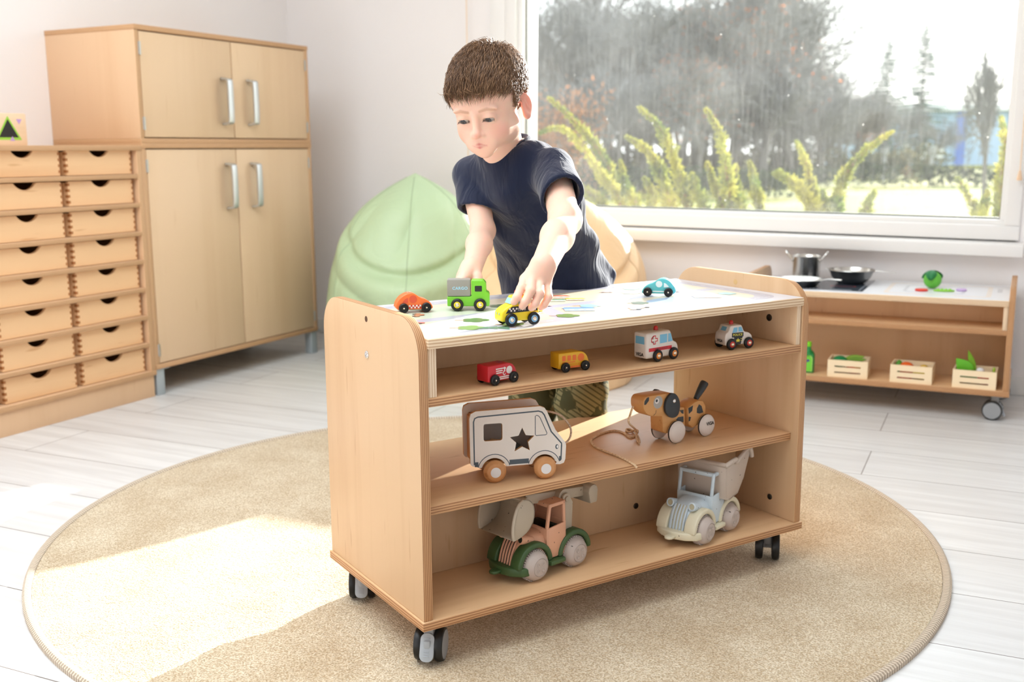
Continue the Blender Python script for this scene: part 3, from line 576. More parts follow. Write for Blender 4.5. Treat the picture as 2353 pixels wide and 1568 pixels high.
def food(ci, name, label, x, y, z0, r, c, rot=(0, 0, 0), shape='ball'):
    p, a = crs[ci]; bm = bmesh.new()
    if shape == 'ball': ball(bm, (0, 0, 0), r, 0, 18)
    elif shape == 'leaf':
        Lf, Wd, Th = r; prism(bm, [(Wd * math.sin(PI * (t_ / 14) ** .8) * s, Lf * (t_ / 14)) for s, rng in ((1, range(0, 15)), (-1, range(13, 0, -1))) for t_ in rng], -Th, Th, 'y', Th * .7)
    o = obj(name, bm, mat(name + '_paint', c, .5)); q = Matrix.Rotation(a, 4, 'Z') @ Vector((x, y, 0)); o.location = (p.x + q.x, p.y + q.y, p.z + z0); o.rotation_euler = (rot[0], rot[1], rot[2] + a); tag(o, label, 'toy food')
food(0, 'toy_lettuce', 'dark green leaf bundle at the left of the first crate', .034, .045, .045, (.026, .030, .020), (20, 132, 76)); food(0, 'toy_leek', 'olive green leaf lying across the first crate', .045, .05, .052, (.07, .011, .004), (120, 160, 40), (0, 1.35, 0), 'leaf'); food(0, 'toy_bean', 'second olive leaf beside the dark bundle', .060, .035, .054, (.06, .009, .004), (104, 150, 44), (0, 1.5, .15), 'leaf')
food(0, 'toy_carrot', 'orange toy carrot low in the first crate', .082, .045, .020, (.035, .020, .013), (236, 96, 48)); food(0, 'toy_corn', 'yellow toy corn at the right of the first crate', .092, .05, .038, (.026, .020, .015), (236, 214, 40))
food(1, 'toy_pumpkin', 'orange round toy vegetable in the middle crate', .045, .045, .040, (.025, .025, .022), (236, 104, 40)); food(1, 'toy_pepper', 'green and yellow toy pepper at the left of the middle crate', .021, .05, .042, (.012, .014, .024), (70, 140, 30)); food(1, 'toy_banana', 'yellow toy fruit low in the middle crate', .09, .045, .022, (.030, .022, .015), (226, 206, 50)); food(1, 'toy_potato', 'tan toy potato right of the orange vegetable', .098, .05, .046, (.014, .014, .010), (222, 180, 70)); food(1, 'toy_chili', 'red toy chili at the bottom of the middle crate', .04, .02, .014, (.028, .010, .007), (220, 70, 36))
food(2, 'toy_leaf', 'big rounded green leaf leaning out of the last crate', .055, .035, .036, (.075, .024, .003), (98, 182, 40), (.1, -.75, .1), 'leaf'); food(2, 'toy_stalk', 'slim green leaf standing upright in the last crate', .062, .055, .04, (.080, .010, .0035), (120, 176, 30), (0, -.32, .2), 'leaf'); food(2, 'toy_cucumber', 'dark green toy cucumber inside the last crate', .042, .04, .028, (.034, .020, .018), (44, 130, 40)); food(2, 'toy_tomato', 'red toy tomato low at the right of the last crate', .094, .04, .026, (.026, .024, .018), (226, 50, 40)); food(2, 'toy_egg', 'white toy egg on top of the last crate', .077, .05, .050, (.013, .012, .011), (240, 240, 240)); food(2, 'toy_cress', 'lime toy leaf in the far corner of the last crate', .116, .07, .05, (.005, .01, .012), (160, 200, 70))

# ------------------------------------------------------------------ bean bags
def beanbag(name, label, loc, rx, ry, h, color, lean, seed, sss=.0):
    bm = bmesh.new(); NU, NV = 168, 110; g = []; A0 = math.atan2(CAM.y - loc[1], CAM.x - loc[0])
    for j in range(NV + 1):
        t = j / NV
        # profile: flat base, fat belly, tapering to a pointed top
        if t < .12: r = (t / .12) ** .7 * .90; zz = .0
        else:
            s = (t - .12) / .88; r = (.90 + .12 * math.sin(min(1, s / .35) * PI / 2) * (1 if s < .35 else 1)) * ((1 - max(0, (s - .22) / .78) ** 4.0)); zz = s
        row = []
        for i in range(NU):
            a = 2 * PI * i / NU
            fr = max(0, math.cos(a - A0)); da = (a - A0 + PI) % (2 * PI) - PI
            pinch = 1 + .022 * math.cos(6 * a + seed) * min(1, zz * 1.6) * (1 - zz * .4)
            n1 = mnoise.noise(Vector((math.cos(a) * 1.7 + seed, math.sin(a) * 1.7, zz * 2.2)))
            fold = .05 * n1 * math.sin(PI * min(1, max(0, zz)))
            zs_ = .50 + .13 * da * da + .02 * math.sin(3 * da + seed)            # the sagging seat crease and the roll of filling below it
            smile = (-.095 * math.exp(-((zz - zs_) / .028) ** 2) + .045 * math.exp(-((zz - zs_ + .075) / .05) ** 2)) * fr ** .7
            smile += -.035 * math.exp(-((zz - zs_ + .21 + .05 * math.sin(2 * da)) / .022) ** 2) * fr
            pl = abs(math.sin(3.6 * da + .9 * math.sin(4 * zz + seed) + seed)) ** .6
            crease = -.085 * (1 - pl) * math.exp(-((zz - .70) / .16) ** 2) * (.3 + .7 * fr)
            dent = -.15 * fr ** 2 * math.exp(-((zz - .68) / .15) ** 2) + smile
            rr = max(0, r * pinch + (fold + crease + dent) * min(1, r * 1.8))
            x, y = rr * rx * math.cos(a), rr * ry * math.sin(a)
            zz2 = zz * h + (.012 * math.sin(3 * a + seed) * h * math.sin(PI * zz))
            row.append(bm.verts.new((x + lean[0] * zz ** 2, y + lean[1] * zz ** 2, max(0, zz2))))
        g.append(row)
    for j in range(NV):
        for i in range(NU): bm.faces.new((g[j][i], g[j][(i + 1) % NU], g[j + 1][(i + 1) % NU], g[j + 1][i])).smooth = True
    bm.faces.new([g[0][i] for i in range(NU)][::-1]); bm.faces.new([g[NV][i] for i in range(NU)])
    m = mat(name + '_leatherette', color, .46, spec=.45, sss=.0)
    t = NT(m); n = t.n('TexNoise', iScale=5.0, iDetail=4.0, iDistortion=1.2); t.l(t.coord(), n.inputs[0]); t.bump(n.outputs[0], .45, .03)
    r = thing(name, label, 'bean bag', loc, 0); cov = obj('cover', bm, m, r, ang=180)
    sm = bmesh.new(); sc_ = tuple(int(v * .86) for v in color)
    for i0 in range(0, NU, NU // 6):
        tube(sm, [cov.data.vertices[j * NU + i0].co for j in range(8, NV - 1)], .0016, 5)
    obj('seam', sm, mat(name + '_seam', sc_, .7), r)
    return r
beanbag('green_bean_bag', 'pale mint green bean bag chair behind the cart, left of the child', (-1.472, 2.25, 0), .325, .33, .765, (192, 214, 174), (.02, .03), .4)
beanbag('orange_bean_bag', 'pale peach orange bean bag chair behind the child', (-.800, 2.20, 0), .325, .33, .70, (244, 206, 160), (.03, .06), 2.1)
# ------------------------------------------------------------------ small wooden cars
def pm(n, c, r=.38): return mat(n, c, r, spec=.5, coat=.15)
PC = {k: pm('paint_' + k, c) for k, c in dict(orange=(242, 116, 50), dorange=(226, 84, 48), white=(238, 232, 226), red=(208, 40, 40), green=(116, 196, 44), grey=(150, 148, 140), lblue=(160, 214, 238), black=(24, 25, 27), yellow=(244, 216, 30), taxiglass=(150, 196, 196), teal=(84, 184, 190), pale=(216, 232, 232), fire=(206, 34, 46), bus=(234, 178, 26), busor=(240, 118, 36), offwhite=(226, 216, 206), glass=(120, 184, 214), darkblue=(70, 80, 130), hubyel=(238, 214, 40), hubblue=(128, 184, 224), hubor=(240, 140, 50), hubred=(214, 48, 42), star=(240, 226, 70), seam=(206, 206, 204)).items()}
NAIL = mat('nail_head', (236, 224, 204), .2, .9)
def wheel(root, x, y, r, s, hub=None, big=False):
    """s=+1 outer face towards +y"""
    Mx = T((x, y, r), (-s * PI / 2, 0, 0)); bm = bmesh.new(); h = .0065
    lathe(bm, [(0, 0), (r * .8, 0), (r * .95, h * .15), (r, h * .38), (r, h * .62), (r * .95, h * .85), (r * .84, h), (r * .72, h * 1.02)] + ([(r * .66, h * .86), (r * .5, h * .84), (r * .46, h * 1.0), (r * .30, h), (r * .28, h * .9), (0, h * .9)] if not hub else [(r * .58, h * 1.0), (r * .54, h * .9), (0, h * .9)]), 32, 0, Mx)
    w = obj('wheel', bm, M['black'], root, ang=50); bm = bmesh.new()
    if hub:
        lathe(bm, [(r * .54, h * .86), (r * .53, h * .98), (r * .50, h * 1.02), (r * .34, h * 1.02), (r * .34, h * 1.05), (r * .27, h * 1.28), (r * .14, h * 1.42), (0, h * 1.46)], 24, M=Mx, mis=[0, 0, 0, 1, 1, 1, 1]); obj('hub', bm, [hub, NAIL], w, ang=50)
    else:
        lathe(bm, [(r * .17, h * .9), (r * .16, h * 1.04), (r * .08, h * 1.12), (0, h * 1.14)], 14, M=Mx); obj('nail', bm, NAIL, w)
def smooth_prof(pts, n=4): return [(p.x, p.y) for p in spline([(a, b, 0) for a, b in pts], n)]
def side_M(s, w, x, zz): return T((x, s * (w / 2 + .00025), zz), (PI / 2, 0, 0 if s < 0 else PI))
class Car:
    def __init__(c, name, label, cat, A, B, face, zz, prof, w, mats, bev=.003, hub=None, wr=.009, wb=.0208, inset=.001, group='wooden toy cars'):
        a, b = cw(*A), cw(*B); d = (b - a); n = Vector((-d.y, d.x, 0)).normalized(); ctr = (a + b) / 2 + n * (w / 2 + .003)
        hd = d if face == 'R' else -d
        c.r = thing(name, label, cat, (ctr.x, ctr.y, zz), math.atan2(hd.y, hd.x), group); c.w = w; c.m = mats; c.near = -1 if face == 'R' else 1
        c.bm = bmesh.new(); prism(c.bm, [(x / 1000, q / 1000) for x, q in prof], -w / 2, w / 2, 'y', bev, 0, None, 3, 50)
        for x in (wb, -wb):
            for s in (-1, 1): wheel(c.r, x, s * (w / 2 - inset), wr, s, hub)
        c.k = 0
    def d(c, pts, mi, sides=(-1, 1)):
        c.k += 1
        for s in sides: poly(c.bm, [(x / 1000, s * (c.w / 2 + .00012 + .00003 * c.k), q / 1000) for x, q in pts], mi)
    def end(c, pts, mi, X, nx, bulge=None):
        """decal on an end face at x=X (mm); pts (y,z)"""
        c.k += 1; poly(c.bm, [((X + nx * (.12 + .03 * c.k)) / 1000, y / 1000, q / 1000) for y, q in pts], mi)
    def t(c, s_, size, x, zz, mi, sides=(-1, 1), bold=.0, space=1.0):
        c.k += 1
        for s in sides: text(c.bm, s_, size / 1000, T((x / 1000, s * (c.w / 2 + .00015 + .00003 * c.k), zz / 1000), (PI / 2, 0, 0 if s < 0 else PI)), mi, bold, space)
    def done(c): return obj('body', c.bm, c.m, c.r, ang=40)
def nearx(c, v): return v
beetle = [(-31.6, 6)] + smooth_prof([(-35, 11), (-31.6, 21), (-23.8, 29.8), (-14, 34.8), (-6, 35.8), (1.5, 33.4), (7.3, 29.2), (12.2, 26.4), (20, 23.6), (26.8, 19.2), (31.6, 13), (33.4, 8)], 4) + [(31.6, 5)]
c = Car('toy_car', 'orange rounded toy car at the left end of the map table', 'toy car', (.1095, .2622), (.1486, .2503), 'R', Z_TOP, beetle, .027, [PC['orange'], PC['dorange'], PC['white'], PC['red']])
c.d(circ(-3, 24.5, 7.2, 22), 1); c.d([(-23, 18.2), (-12.2, 18.2), (-12.2, 27.5), (-16, 26.4), (-20, 23)], 1)
for i in range(7):
    for j in range(2): c.d([(-11 + i * 3.2, 8 + j * 3), (-7.8 + i * 3.2, 8 + j * 3), (-7.8 + i * 3.2, 11 + j * 3), (-11 + i * 3.2, 11 + j * 3)], 2 if (i + j) % 2 else 3)
for i in range(3):
    for j in range(3): poly(c.bm, [((-12 + i * 2.3 + a) / 1000, (-3.4 + j * 2.3 + b) / 1000, (36.0 + .25 * i) / 1000) for a, b in ((0, 0), (2.3, 0), (2.3, 2.3), (0, 2.3))], 2 if (i + j) % 2 == 0 else 0)
c.done()
c = Car('toy_car', 'teal blue rounded toy car alone at the right side of the map table', 'toy car', (.6135, .1865), (.6405, .1562), 'L', Z_TOP, beetle, .026, [PC['teal'], PC['pale']])
c.d(circ(-1.5, 25, 6.6, 22), 1); c.d([(-11.5, 18.5), (-11, 27.5), (-14.5, 26.8), (-19.5, 22.5), (-21.5, 19.5)], 1); c.d([(-12, 9), (11, 9), (11, 11.4), (-12, 11.4)], 1); c.done()
van = lambda f, h: [(-33.5, 6.5), (-33.5, h)] + smooth_prof([(10, h + .4), (19, h - 2), (26, h - 8.5), (29.6, h - 18), (30.4, 12)], 4) + [(30, 7), (28.5, 6)]
c = Car('toy_truck', 'red toy fire engine at the left of the narrow shelf', 'toy truck', (.1557, .0243), (.1978, .0310), 'R', Z_NICHE, van(0, 34), .030, [PC['fire'], PC['white'], PC['darkblue']], wr=.0094)
c.d(circ(12.5, 22.5, 6.6, 22), 1)
for k, y in enumerate((26, 22.5, 19)): c.d([(-17 + k * .4, y), (-1, y), (-1 - k * 2.2, y + 1.9), (-17 + k * .4, y + 1.9)] if k else [(-17, y), (0, y), (-1, y + 1.9), (-17, y + 1.9)], 1)
for y in (8.4, 11.6): c.d([(-12, y), (12, y), (12, y + 2), (-12, y + 2)], 1)
o_ = [(1.5 + (4.2 - .15 * i / 2) * math.cos(math.radians(100 + i * 14)) * (1 - i / 60), 18 + 4.2 * math.sin(math.radians(100 + i * 14)) * (1 - i / 60)) for i in range(20)]
for a, b in zip(o_, o_[1:]):
    q = lambda p, f: (1.5 + (p[0] - 1.5) * f, 18 + (p[1] - 18) * f); c.d([a, b, q(b, .52), q(a, .52)], 1)
c.d([(.3, 21), (3.0, 21), (2.8, 29), (.5, 29)], 1); c.d([(-1.4, 26.5), (4.6, 25.6), (4.8, 27.4), (-1.2, 28.2)], 1)
for i in range(2): poly(c.bm, [((-2 + a) / 1000, (-4 + i * 6 + b) / 1000, .0346) for a, b in ((0, 0), (10, 0), (10, 2), (0, 2))], 2)
c.done()
c = Car('toy_bus', 'yellow toy school bus beside the red fire engine', 'toy bus', (.3143, .0453), (.3551, .0435), 'R', Z_NICHE, van(0, 34.5), .029, [PC['bus'], PC['busor']], wr=.009)
c.d(circ(13, 24, 7, 22), 1)
for k in range(3): c.d(rrect(-26.5 + k * 10.8, 20, -19 + k * 10.8, 29.6, 1.2, 3), 1)
c.d([(-26.5, 16.6), (1, 16.6), (1, 18.2), (-26.5, 18.2)], 1); c.d([(-9, 6.8), (13, 6.8), (13, 10.4), (-9, 10.4)], 1); c.t('SCHOOL  BUS', 3.5, 1.5, 13.4, 1, bold=.0); c.done()
amb = [(-48, 7), (-48, 55)] + smooth_prof([(8, 56), (13, 55), (17, 50), (22.4, 35.5)], 3) + smooth_prof([(26, 33.2), (32, 30), (36, 21), (36.4, 12)], 3) + [(35, 6)]
c = Car('toy_ambulance', 'white toy ambulance with red cross, between the bus and the police car', 'toy ambulance', (.5103, .0304), (.5533, .0343), 'R', Z_NICHE, amb, .034, [PC['offwhite'], PC['glass'], PC['fire'], PC['black'], PC['hubor']], .004, PC['hubor'], .0113)
c.d([(-14, 33), (5, 33.5), (5, 49.5), (-14, 49.5)], 1); c.d([(7.6, 33.8), (19.5, 34.2), (14.4, 49.5), (7.6, 49.5)], 1); c.d([(-42, 20), (16, 20), (17.5, 21.5), (17.5, 26.5), (-42, 26.5)], 2); c.t('AMBULANCE', 4.6, -10, 23.2, 3, bold=.0001, space=1.25)
def cross(cx_, cz, a, b): return [(cx_ - b, cz - a), (cx_ + b, cz - a), (cx_ + b, cz - b), (cx_ + a, cz - b), (cx_ + a, cz + b), (cx_ + b, cz + b), (cx_ + b, cz + a), (cx_ - b, cz + a), (cx_ - b, cz + b), (cx_ - a, cz + b), (cx_ - a, cz - b), (cx_ - b, cz - b)]
c.d(cross(-28, 41, 8.4, 3.3), 2); c.d(cross(-28, 41, 6.6, 1.7), 0)
c.end([(-11.5, 34), (11.5, 34), (11, 48), (-11, 48)], 1, -48, -1); text(c.bm, 'VIGA', .0085, T((-.0484, 0, .014), (PI / 2, 0, -PI / 2)), 3, .00035); c.done()
def beacon(root, x, zz):
    bm = bmesh.new(); lathe(bm, [(.0042, -.001), (.0042, .004), (.0036, .0062), (.002, .0076), (0, .008)], 18, M=T((x, 0, zz))); obj('beacon', bm, PC['red'], root)
beacon(c.r, -.008, .0558)
pol = [(-33.5, 9)] + smooth_prof([(-35, 20), (-33.5, 31), (-29, 35), (-26, 38), (-23, 45.5), (-19, 47.2), (0, 47.8), (5, 45.5), (10, 36), (13, 33.4), (22, 31), (29.5, 25), (32, 16)], 3) + [(31, 8.5)]
c = Car('toy_police_car', 'white toy police car with black door panel at the right of the narrow shelf', 'toy car', (.7037, .0392), (.7456, .0347), 'R', Z_NICHE, pol, .033, [PC['offwhite'], PC['glass'], PC['black'], PC['star'], PC['white']], .004, PC['hubred'], .0112)
c.d([(-18.5, 33), (-6, 34), (-6, 43.5), (-15, 43.2)], 1); c.d([(-4, 34.2), (8, 34.2), (3.4, 43.8), (-4, 43.6)], 1); c.d(rrect(-19, 24, 9, 33, 1, 3), 2); c.d([(-10, 9.5), (3, 9.5), (7, 24), (-14, 24)], 2)
c.t('POLICE', 6.2, -5, 28.5, 3, bold=.00012, space=1.15)
st = lambda cx_, cz, r, k=.42, n=5: [(cx_ + (r if i % 2 == 0 else r * k) * math.sin(PI * i / n), cz + (r if i % 2 == 0 else r * k) * math.cos(PI * i / n)) for i in range(2 * n)]
c.d(st(-4, 17.5, 5), 3)
for q in (16, 20): c.d([(2, q), (7, q), (7, q + .8), (2, q + .8)], 3)
c.end([(-8, 36.6), (8, 36.6), (7.4, 44), (-7.4, 44)], 1, -28.3, -1); text(c.bm, 'VIGA', .0075, T((-.0353, 0, .017), (PI / 2, 0, -PI / 2)), 2, .0003); c.done()
for p_ in c.r.children:
    if p_.name.startswith('body'):
        for f in p_.data.polygons:   # lean the rear window back onto the sloped rear
            if f.material_index == 1 and abs(f.normal.x) > .9:
                for vi in f.vertices:
                    v = p_.data.vertices[vi]; v.co.x += (v.co.z - .0366) * .55 + .0005
beacon(c.r, -.009, .0476)
cargo = [(-39, 8.5), (-39, 26.3), (4, 26.3), (5, 28), (5, 54.5), (7, 56.2), (27, 56.2), (32.2, 50), (32.5, 34.5), (36.5, 33), (38.4, 29), (38.6, 10), (36.5, 8.2)]
c = Car('toy_truck', 'lime green toy truck with grey CARGO box, under the hand on the left', 'toy truck', (.2023, .2306), (.2371, .2092), 'R', Z_TOP, cargo, .031, [PC['green'], PC['black'], PC['lblue']], .0022, PC['hubyel'], .0115)
c.d(rrect(11.6, 35.4, 24.6, 46, 1.4, 4), 1); rt = c.r; c.done()
bm = bmesh.new(); box(bm, (-.039, -.0155, .0266), (.0038, .0155, .0575), .0022); text(bm, 'CARGO', .0074, T((-.0155, -.01572, .0415), (PI / 2, 0, 0)), 1, .0002, 1.12); obj('cargo_box', bm, [PC['grey'], PC['lblue']], rt)
taxi = [(36.8, 8)] + smooth_prof([(37.6, 14), (37, 22), (33, 28), (26, 32.5), (18, 36), (15.5, 41), (12.5, 47), (8, 49.4), (-13, 49.6), (-18, 46.5), (-22, 41.5), (-29.6, 31.5), (-31.8, 25), (-31.5, 11)], 3) + [(-30, 8.5)]
c = Car('toy_taxi', 'yellow toy taxi with checkered stripe, held by the child at the front of the table', 'toy taxi', (.1919, .0283), (.2319, .0230), 'L', Z_TOP, taxi, .030, [PC['yellow'], PC['taxiglass'], PC['black'], PC['white'], PC['red']], .0035, PC['hubblue'], .0112)
c.d([(13, 36), (15.6, 38), (11.6, 46.6), (9, 46.6), (9, 36)], 1); c.d([(7, 36), (7, 46.6), (-2, 46.8), (-2, 36)], 1); c.d([(-4, 36), (-4, 46.8), (-14, 46.2), (-20.5, 38.5), (-20.5, 36)], 1)
c.d([(30, 22), (25, 29), (18, 33), (-28, 33), (-29, 24)], 2)
for i in range(5):
    for j in range(2):
        if (i + j) % 2: c.d([(24.5 - i * 3.1 - j * .6, 24.6 + j * 3.2), (21.6 - i * 3.1 - j * .6, 24.6 + j * 3.2), (21.6 - i * 3.1 - j * .6, 27.6 + j * 3.2), (24.5 - i * 3.1 - j * .6, 27.6 + j * 3.2)], 3)
for i in range(4):
    for j in range(2):
        if (i + j) % 2: c.d([(-13 - i * 3.1, 25.0 + j * 3.2), (-16 - i * 3.1, 25.0 + j * 3.2), (-16 - i * 3.1, 28 + j * 3.2), (-13 - i * 3.1, 28 + j * 3.2)], 3)
c.t('TAXI', 6.0, .5, 27.8, 3, bold=.00015, space=1.15)
for y in (-5, 5): c.end(circ(y, 21, 1.9, 14, 2.4), 1, 37.3, 1)
c.end([(-12, 37), (12, 37), (11, 46), (-11, 46)], 1, 15.2, 1); TAXI = c.r; c.done()
for p_ in c.r.children:
    if p_.name.startswith('body'):
        for f in p_.data.polygons:
            if f.material_index == 1 and abs(f.normal.x) > .9 and f.center.z > .03:
                for vi in f.vertices: v = p_.data.vertices[vi]; v.co.x += .0035 - (v.co.z - .037) * .50
bm = bmesh.new(); prism(bm, [(-.007, .0485), (.005, .0485), (.003, .0575), (-.005, .0575)], -.009, .009, 'y', .0015); obj('roof_sign', bm, PC['red'], TAXI)

# ------------------------------------------------------------------ camper shape sorter on the middle shelf
A, B = cw(.1845, .0762), cw(.2705, .0472); d = B - A; n = Vector((-d.y, d.x, 0)).normalized(); W_ = .066
ctr = (A + B) / 2 + n * .005
cv = thing('camper_van', 'white wooden camper van shape sorter with a star cutout on the middle shelf', 'toy van', (ctr.x, ctr.y, Z_MID), math.atan2(d.y, d.x))
vw = lambda zx, zy: ((zx - 1090) * .0001406, (1280 - zy - (zx - 765) * .085) * .000140)   # photo reading of the near panel, metres
outl = [vw(*q) for q in ((490, 1085), (470, 1060), (465, 480), (480, 420), (540, 385), (1360, 300), (1420, 320), (1450, 365), (1560, 600), (1690, 760), (1700, 800), (1690, 980), (1670, 1030), (1620, 1050), (1550, 1050))]
def arch(cx_, r): return [(cx_ + r * math.cos(math.radians(a)), .0200 + r * math.sin(math.radians(a))) for a in range(8, 180, 14)]
fx, rx_ = .0453, -.0453
near = outl + [(fx + .0232, .0268)] + arch(fx, .0225)[1:-1] + [(fx - .0232, .0262), (rx_ + .0232, .0258)] + arch(rx_, .0225)[1:-1] + [(rx_ - .0232, .0255)]
near = [p for p in near]
winr = rrect(vw(640, 0)[0], vw(760, 755)[1], vw(878, 0)[0], vw(760, 535)[1], .004, 3)
sc0 = vw(1130, 745); sc0 = (sc0[0], sc0[1]); star = []
for i in range(10):
    r = .0232 if i % 2 == 0 else .0112; a = PI / 2 + i * PI / 5; star.append((sc0[0] + r * math.cos(a), sc0[1] + r * math.sin(a)))
def holed(bm, outer, holes, y0, y1, mi_face=0, mi_edge=1):
    """plate with holes: triangle-fill of edge loops, both faces and walls"""
    tb = bmesh.new(); loops = []
    for lp in [outer] + holes:
        vs = [tb.verts.new((x, y0, q)) for x, q in lp]; loops.append(vs)
        for i in range(len(vs)): tb.edges.new((vs[i], vs[(i + 1) % len(vs)]))
    r = bmesh.ops.triangle_fill(tb, edges=tb.edges[:], use_beauty=True, use_dissolve=False)
    fs = [f for f in tb.faces]
    for f in fs: f.material_index = mi_face
    mp = {}
    for vs in loops:
        for v in vs: mp[v] = tb.verts.new((v.co.x, y1, v.co.z))
    for f in fs: tb.faces.new([mp[v] for v in f.verts][::-1]).material_index = mi_face
    for vs in loops:
        for i in range(len(vs)):
            a, b = vs[i], vs[(i + 1) % len(vs)]; tb.faces.new((a, b, mp[b], mp[a])).material_index = mi_edge
    bmesh.ops.recalc_face_normals(tb, faces=tb.faces); merge(bm, tb)
vp = [mat('van_white', (234, 224, 214), .5), wood('van_ply_edge', (222, 172, 112), (204, 150, 92), 'x'), mat('van_grey_line', (78, 88, 96), .5), mat('van_window_white', (240, 236, 232), .5)]
def strip(bm, pts, wd, y, mi, closed=False):
    P = [Vector((a, b)) for a, b in pts]; n_ = len(P); L_, R_ = [], []
    for i, p in enumerate(P):
        a, b = (P[(i - 1) % n_], P[(i + 1) % n_]) if closed else (P[max(0, i - 1)], P[min(n_ - 1, i + 1)])
        t_ = (b - a).normalized(); nn = Vector((-t_.y, t_.x)) * wd / 2; L_.append(p + nn); R_.append(p - nn)
    for i in range(n_ if closed else n_ - 1):
        j = (i + 1) % n_; poly(bm, [(q.x, y, q.y) for q in (L_[i], R_[i], R_[j], L_[j])], mi)
for side, y0, y1 in ((-1, -.001, .0055), (1, W_ - .007, W_)):
    bm = bmesh.new(); holed(bm, near, [winr, star] if side < 0 else [], y0, y1)
    yf = y0 - .00012 if side < 0 else y1 + .00012
    ln = [vw(*q) for q in ((520, 1070), (515, 520), (530, 475), (570, 455), (1340, 363), (1385, 375), (1415, 410), (1505, 625), (1640, 775), (1640, 800), (1632, 990))]
    strip(bm, ln, .0024, yf, 2)
    strip(bm, [(rx_ + .0292 * math.cos(math.radians(a)), .0200 + .0292 * math.sin(math.radians(a))) for a in range(15, 166, 10)], .0014, yf, 2); strip(bm, [(fx + .0292 * math.cos(math.radians(a)), .0200 + .0292 * math.sin(math.radians(a))) for a in range(15, 166, 10)], .0014, yf, 2)
    for x0, x1 in ((vw(525, 0)[0], rx_ - .0278), (rx_ + .0278, fx - .0278), (fx + .0275, vw(1640, 0)[0] - .001)): poly(bm, [(x0, yf, .0285), (x1, yf, .0285), (x1, yf, .0372), (x0, yf, .0372)], 2)
    wl = [vw(*q) for q in ((1298, 430), (1315, 418), (1340, 425), (1362, 450), (1448, 640), (1445, 660), (1430, 668), (1310, 680), (1298, 665))]; strip(bm, wl, .0013, yf, 2, True)
    hl = vw(1580, 820); poly(bm, [(a, yf - .0001 * -side * -1, b) for a, b in circ(hl[0], hl[1], .0031, 16, .0044)], 2); poly(bm, [(a, yf + .00015 * side, b) for a, b in circ(hl[0] + .0008, hl[1], .0016, 14, .0028)], 3)
    obj('side_panel', bm, vp, cv, flat=True)
bm = bmesh.new(); MW = wood('van_core_wood', (226, 162, 92), (208, 142, 76), 'x')
y0, y1 = .0056, W_ - .0071
for (xa_, za_), (xb_, zb_) in zip(((-.078, .109), (-.078, .032), (-.078, .032), (.044, .113), (.064, .076)), ((.044, .113), (-.078, .109), (.070, .032), (.064, .078), (.070, .034))):
    dx, dz = xb_ - xa_, zb_ - za_; l_ = math.hypot(dx, dz); nx, nz = -dz / l_ * .003, dx / l_ * .003
    prism(bm, [(xa_ - nx, za_ - nz), (xb_ - nx, zb_ - nz), (xb_ + nx, zb_ + nz), (xa_ + nx, za_ + nz)], y0, y1, 'y', .0004)
for xx in (-.077, .033): box(bm, (xx, y0 - .0002, .1115 + (xx + .077) * .036), (xx + .012, y1, .1128 + (xx + .077) * .036), .0003, 1)
obj('core', bm, [MW, wood('van_joint_wood', (150, 92, 48), (128, 74, 36), 'x')], cv)
wp = wood('van_wheel_wood', (206, 148, 96), (188, 128, 78), 'y')
for x in (fx, rx_):
    for s, yy in ((-1, -.0015), (1, W_ + .0015)):
        bm = bmesh.new(); r = .0200; lathe(bm, [(0, 0), (r * .93, 0), (r, .0025), (r, .0075), (r * .80, .0125), (r * .72, .0135), (r * .46, .0136), (r * .46, .0139), (0, .0139)], 36, mis=[0, 0, 0, 0, 0, 0, 0, 1], M=T((x, yy, r), (-s * PI / 2, 0, 0))); obj('wheel', bm, [wp, mat('wheel_white', (228, 224, 222), .6)], cv)
bm = bmesh.new(); tube(bm, spline([(.056, .036, .112), (.084, .034, .103), (.102, .032, .082), (.104, .032, .064), (.094, .030, .052), (.074, .030, .054)], 8), .0019, 8); obj('pull_cord', bm, speck('van_cord', (206, 182, 158), (170, 140, 115), .9, 500, .55), cv)
for q, nm, sh in (((-.030, .040, .036), (200, 176, 150), .010), ((-.034, .035, .055), (226, 190, 150), .009), ((.0, .045, .040), (120, 128, 128), .013)):
    bm = bmesh.new(); box(bm, (-sh, -sh, -sh), (sh, sh, sh), .001, 0, T(q, (.2, .3, .5))); o = obj('shape_block', bm, mat('block_paint', nm, .5)); o.matrix_world = cv.matrix_basis @ Matrix.Identity(4)
    tag(o, ('grey' if nm[0] < 150 else 'tan' if nm[0] < 210 else 'peach') + ' shape block inside the white camper van, seen through its cutout', 'toy block')
    for v in o.data.vertices: v.co.z += -.0 
# ------------------------------------------------------------------ pull-along dog
A, B = cw(.6135, .0848), cw(.6981, .0922); d = A - B; d.z = 0; n = Vector((d.y, -d.x, 0)).normalized()
if n.dot(Vector((-.5, .86, 0))) < 0: n = -n
wr = .0230; ctr = (A + B) / 2 + n * .029
dg = thing('pull_along_dog', 'wooden pull-along dog with black ears and white wheels on the middle shelf', 'toy dog', (ctr.x, ctr.y, Z_MID), math.atan2(d.y, d.x))
dw = wood('dog_wood', (214, 160, 100), (192, 134, 76), 'x', 1.6); db = mat('dog_black', (48, 54, 58), .5); dgr = mat('dog_grey_patch', (176, 172, 166), .6)
dm = [dw, db, dgr, mat('dog_eye_white', (230, 226, 222), .5)]
W2 = .034
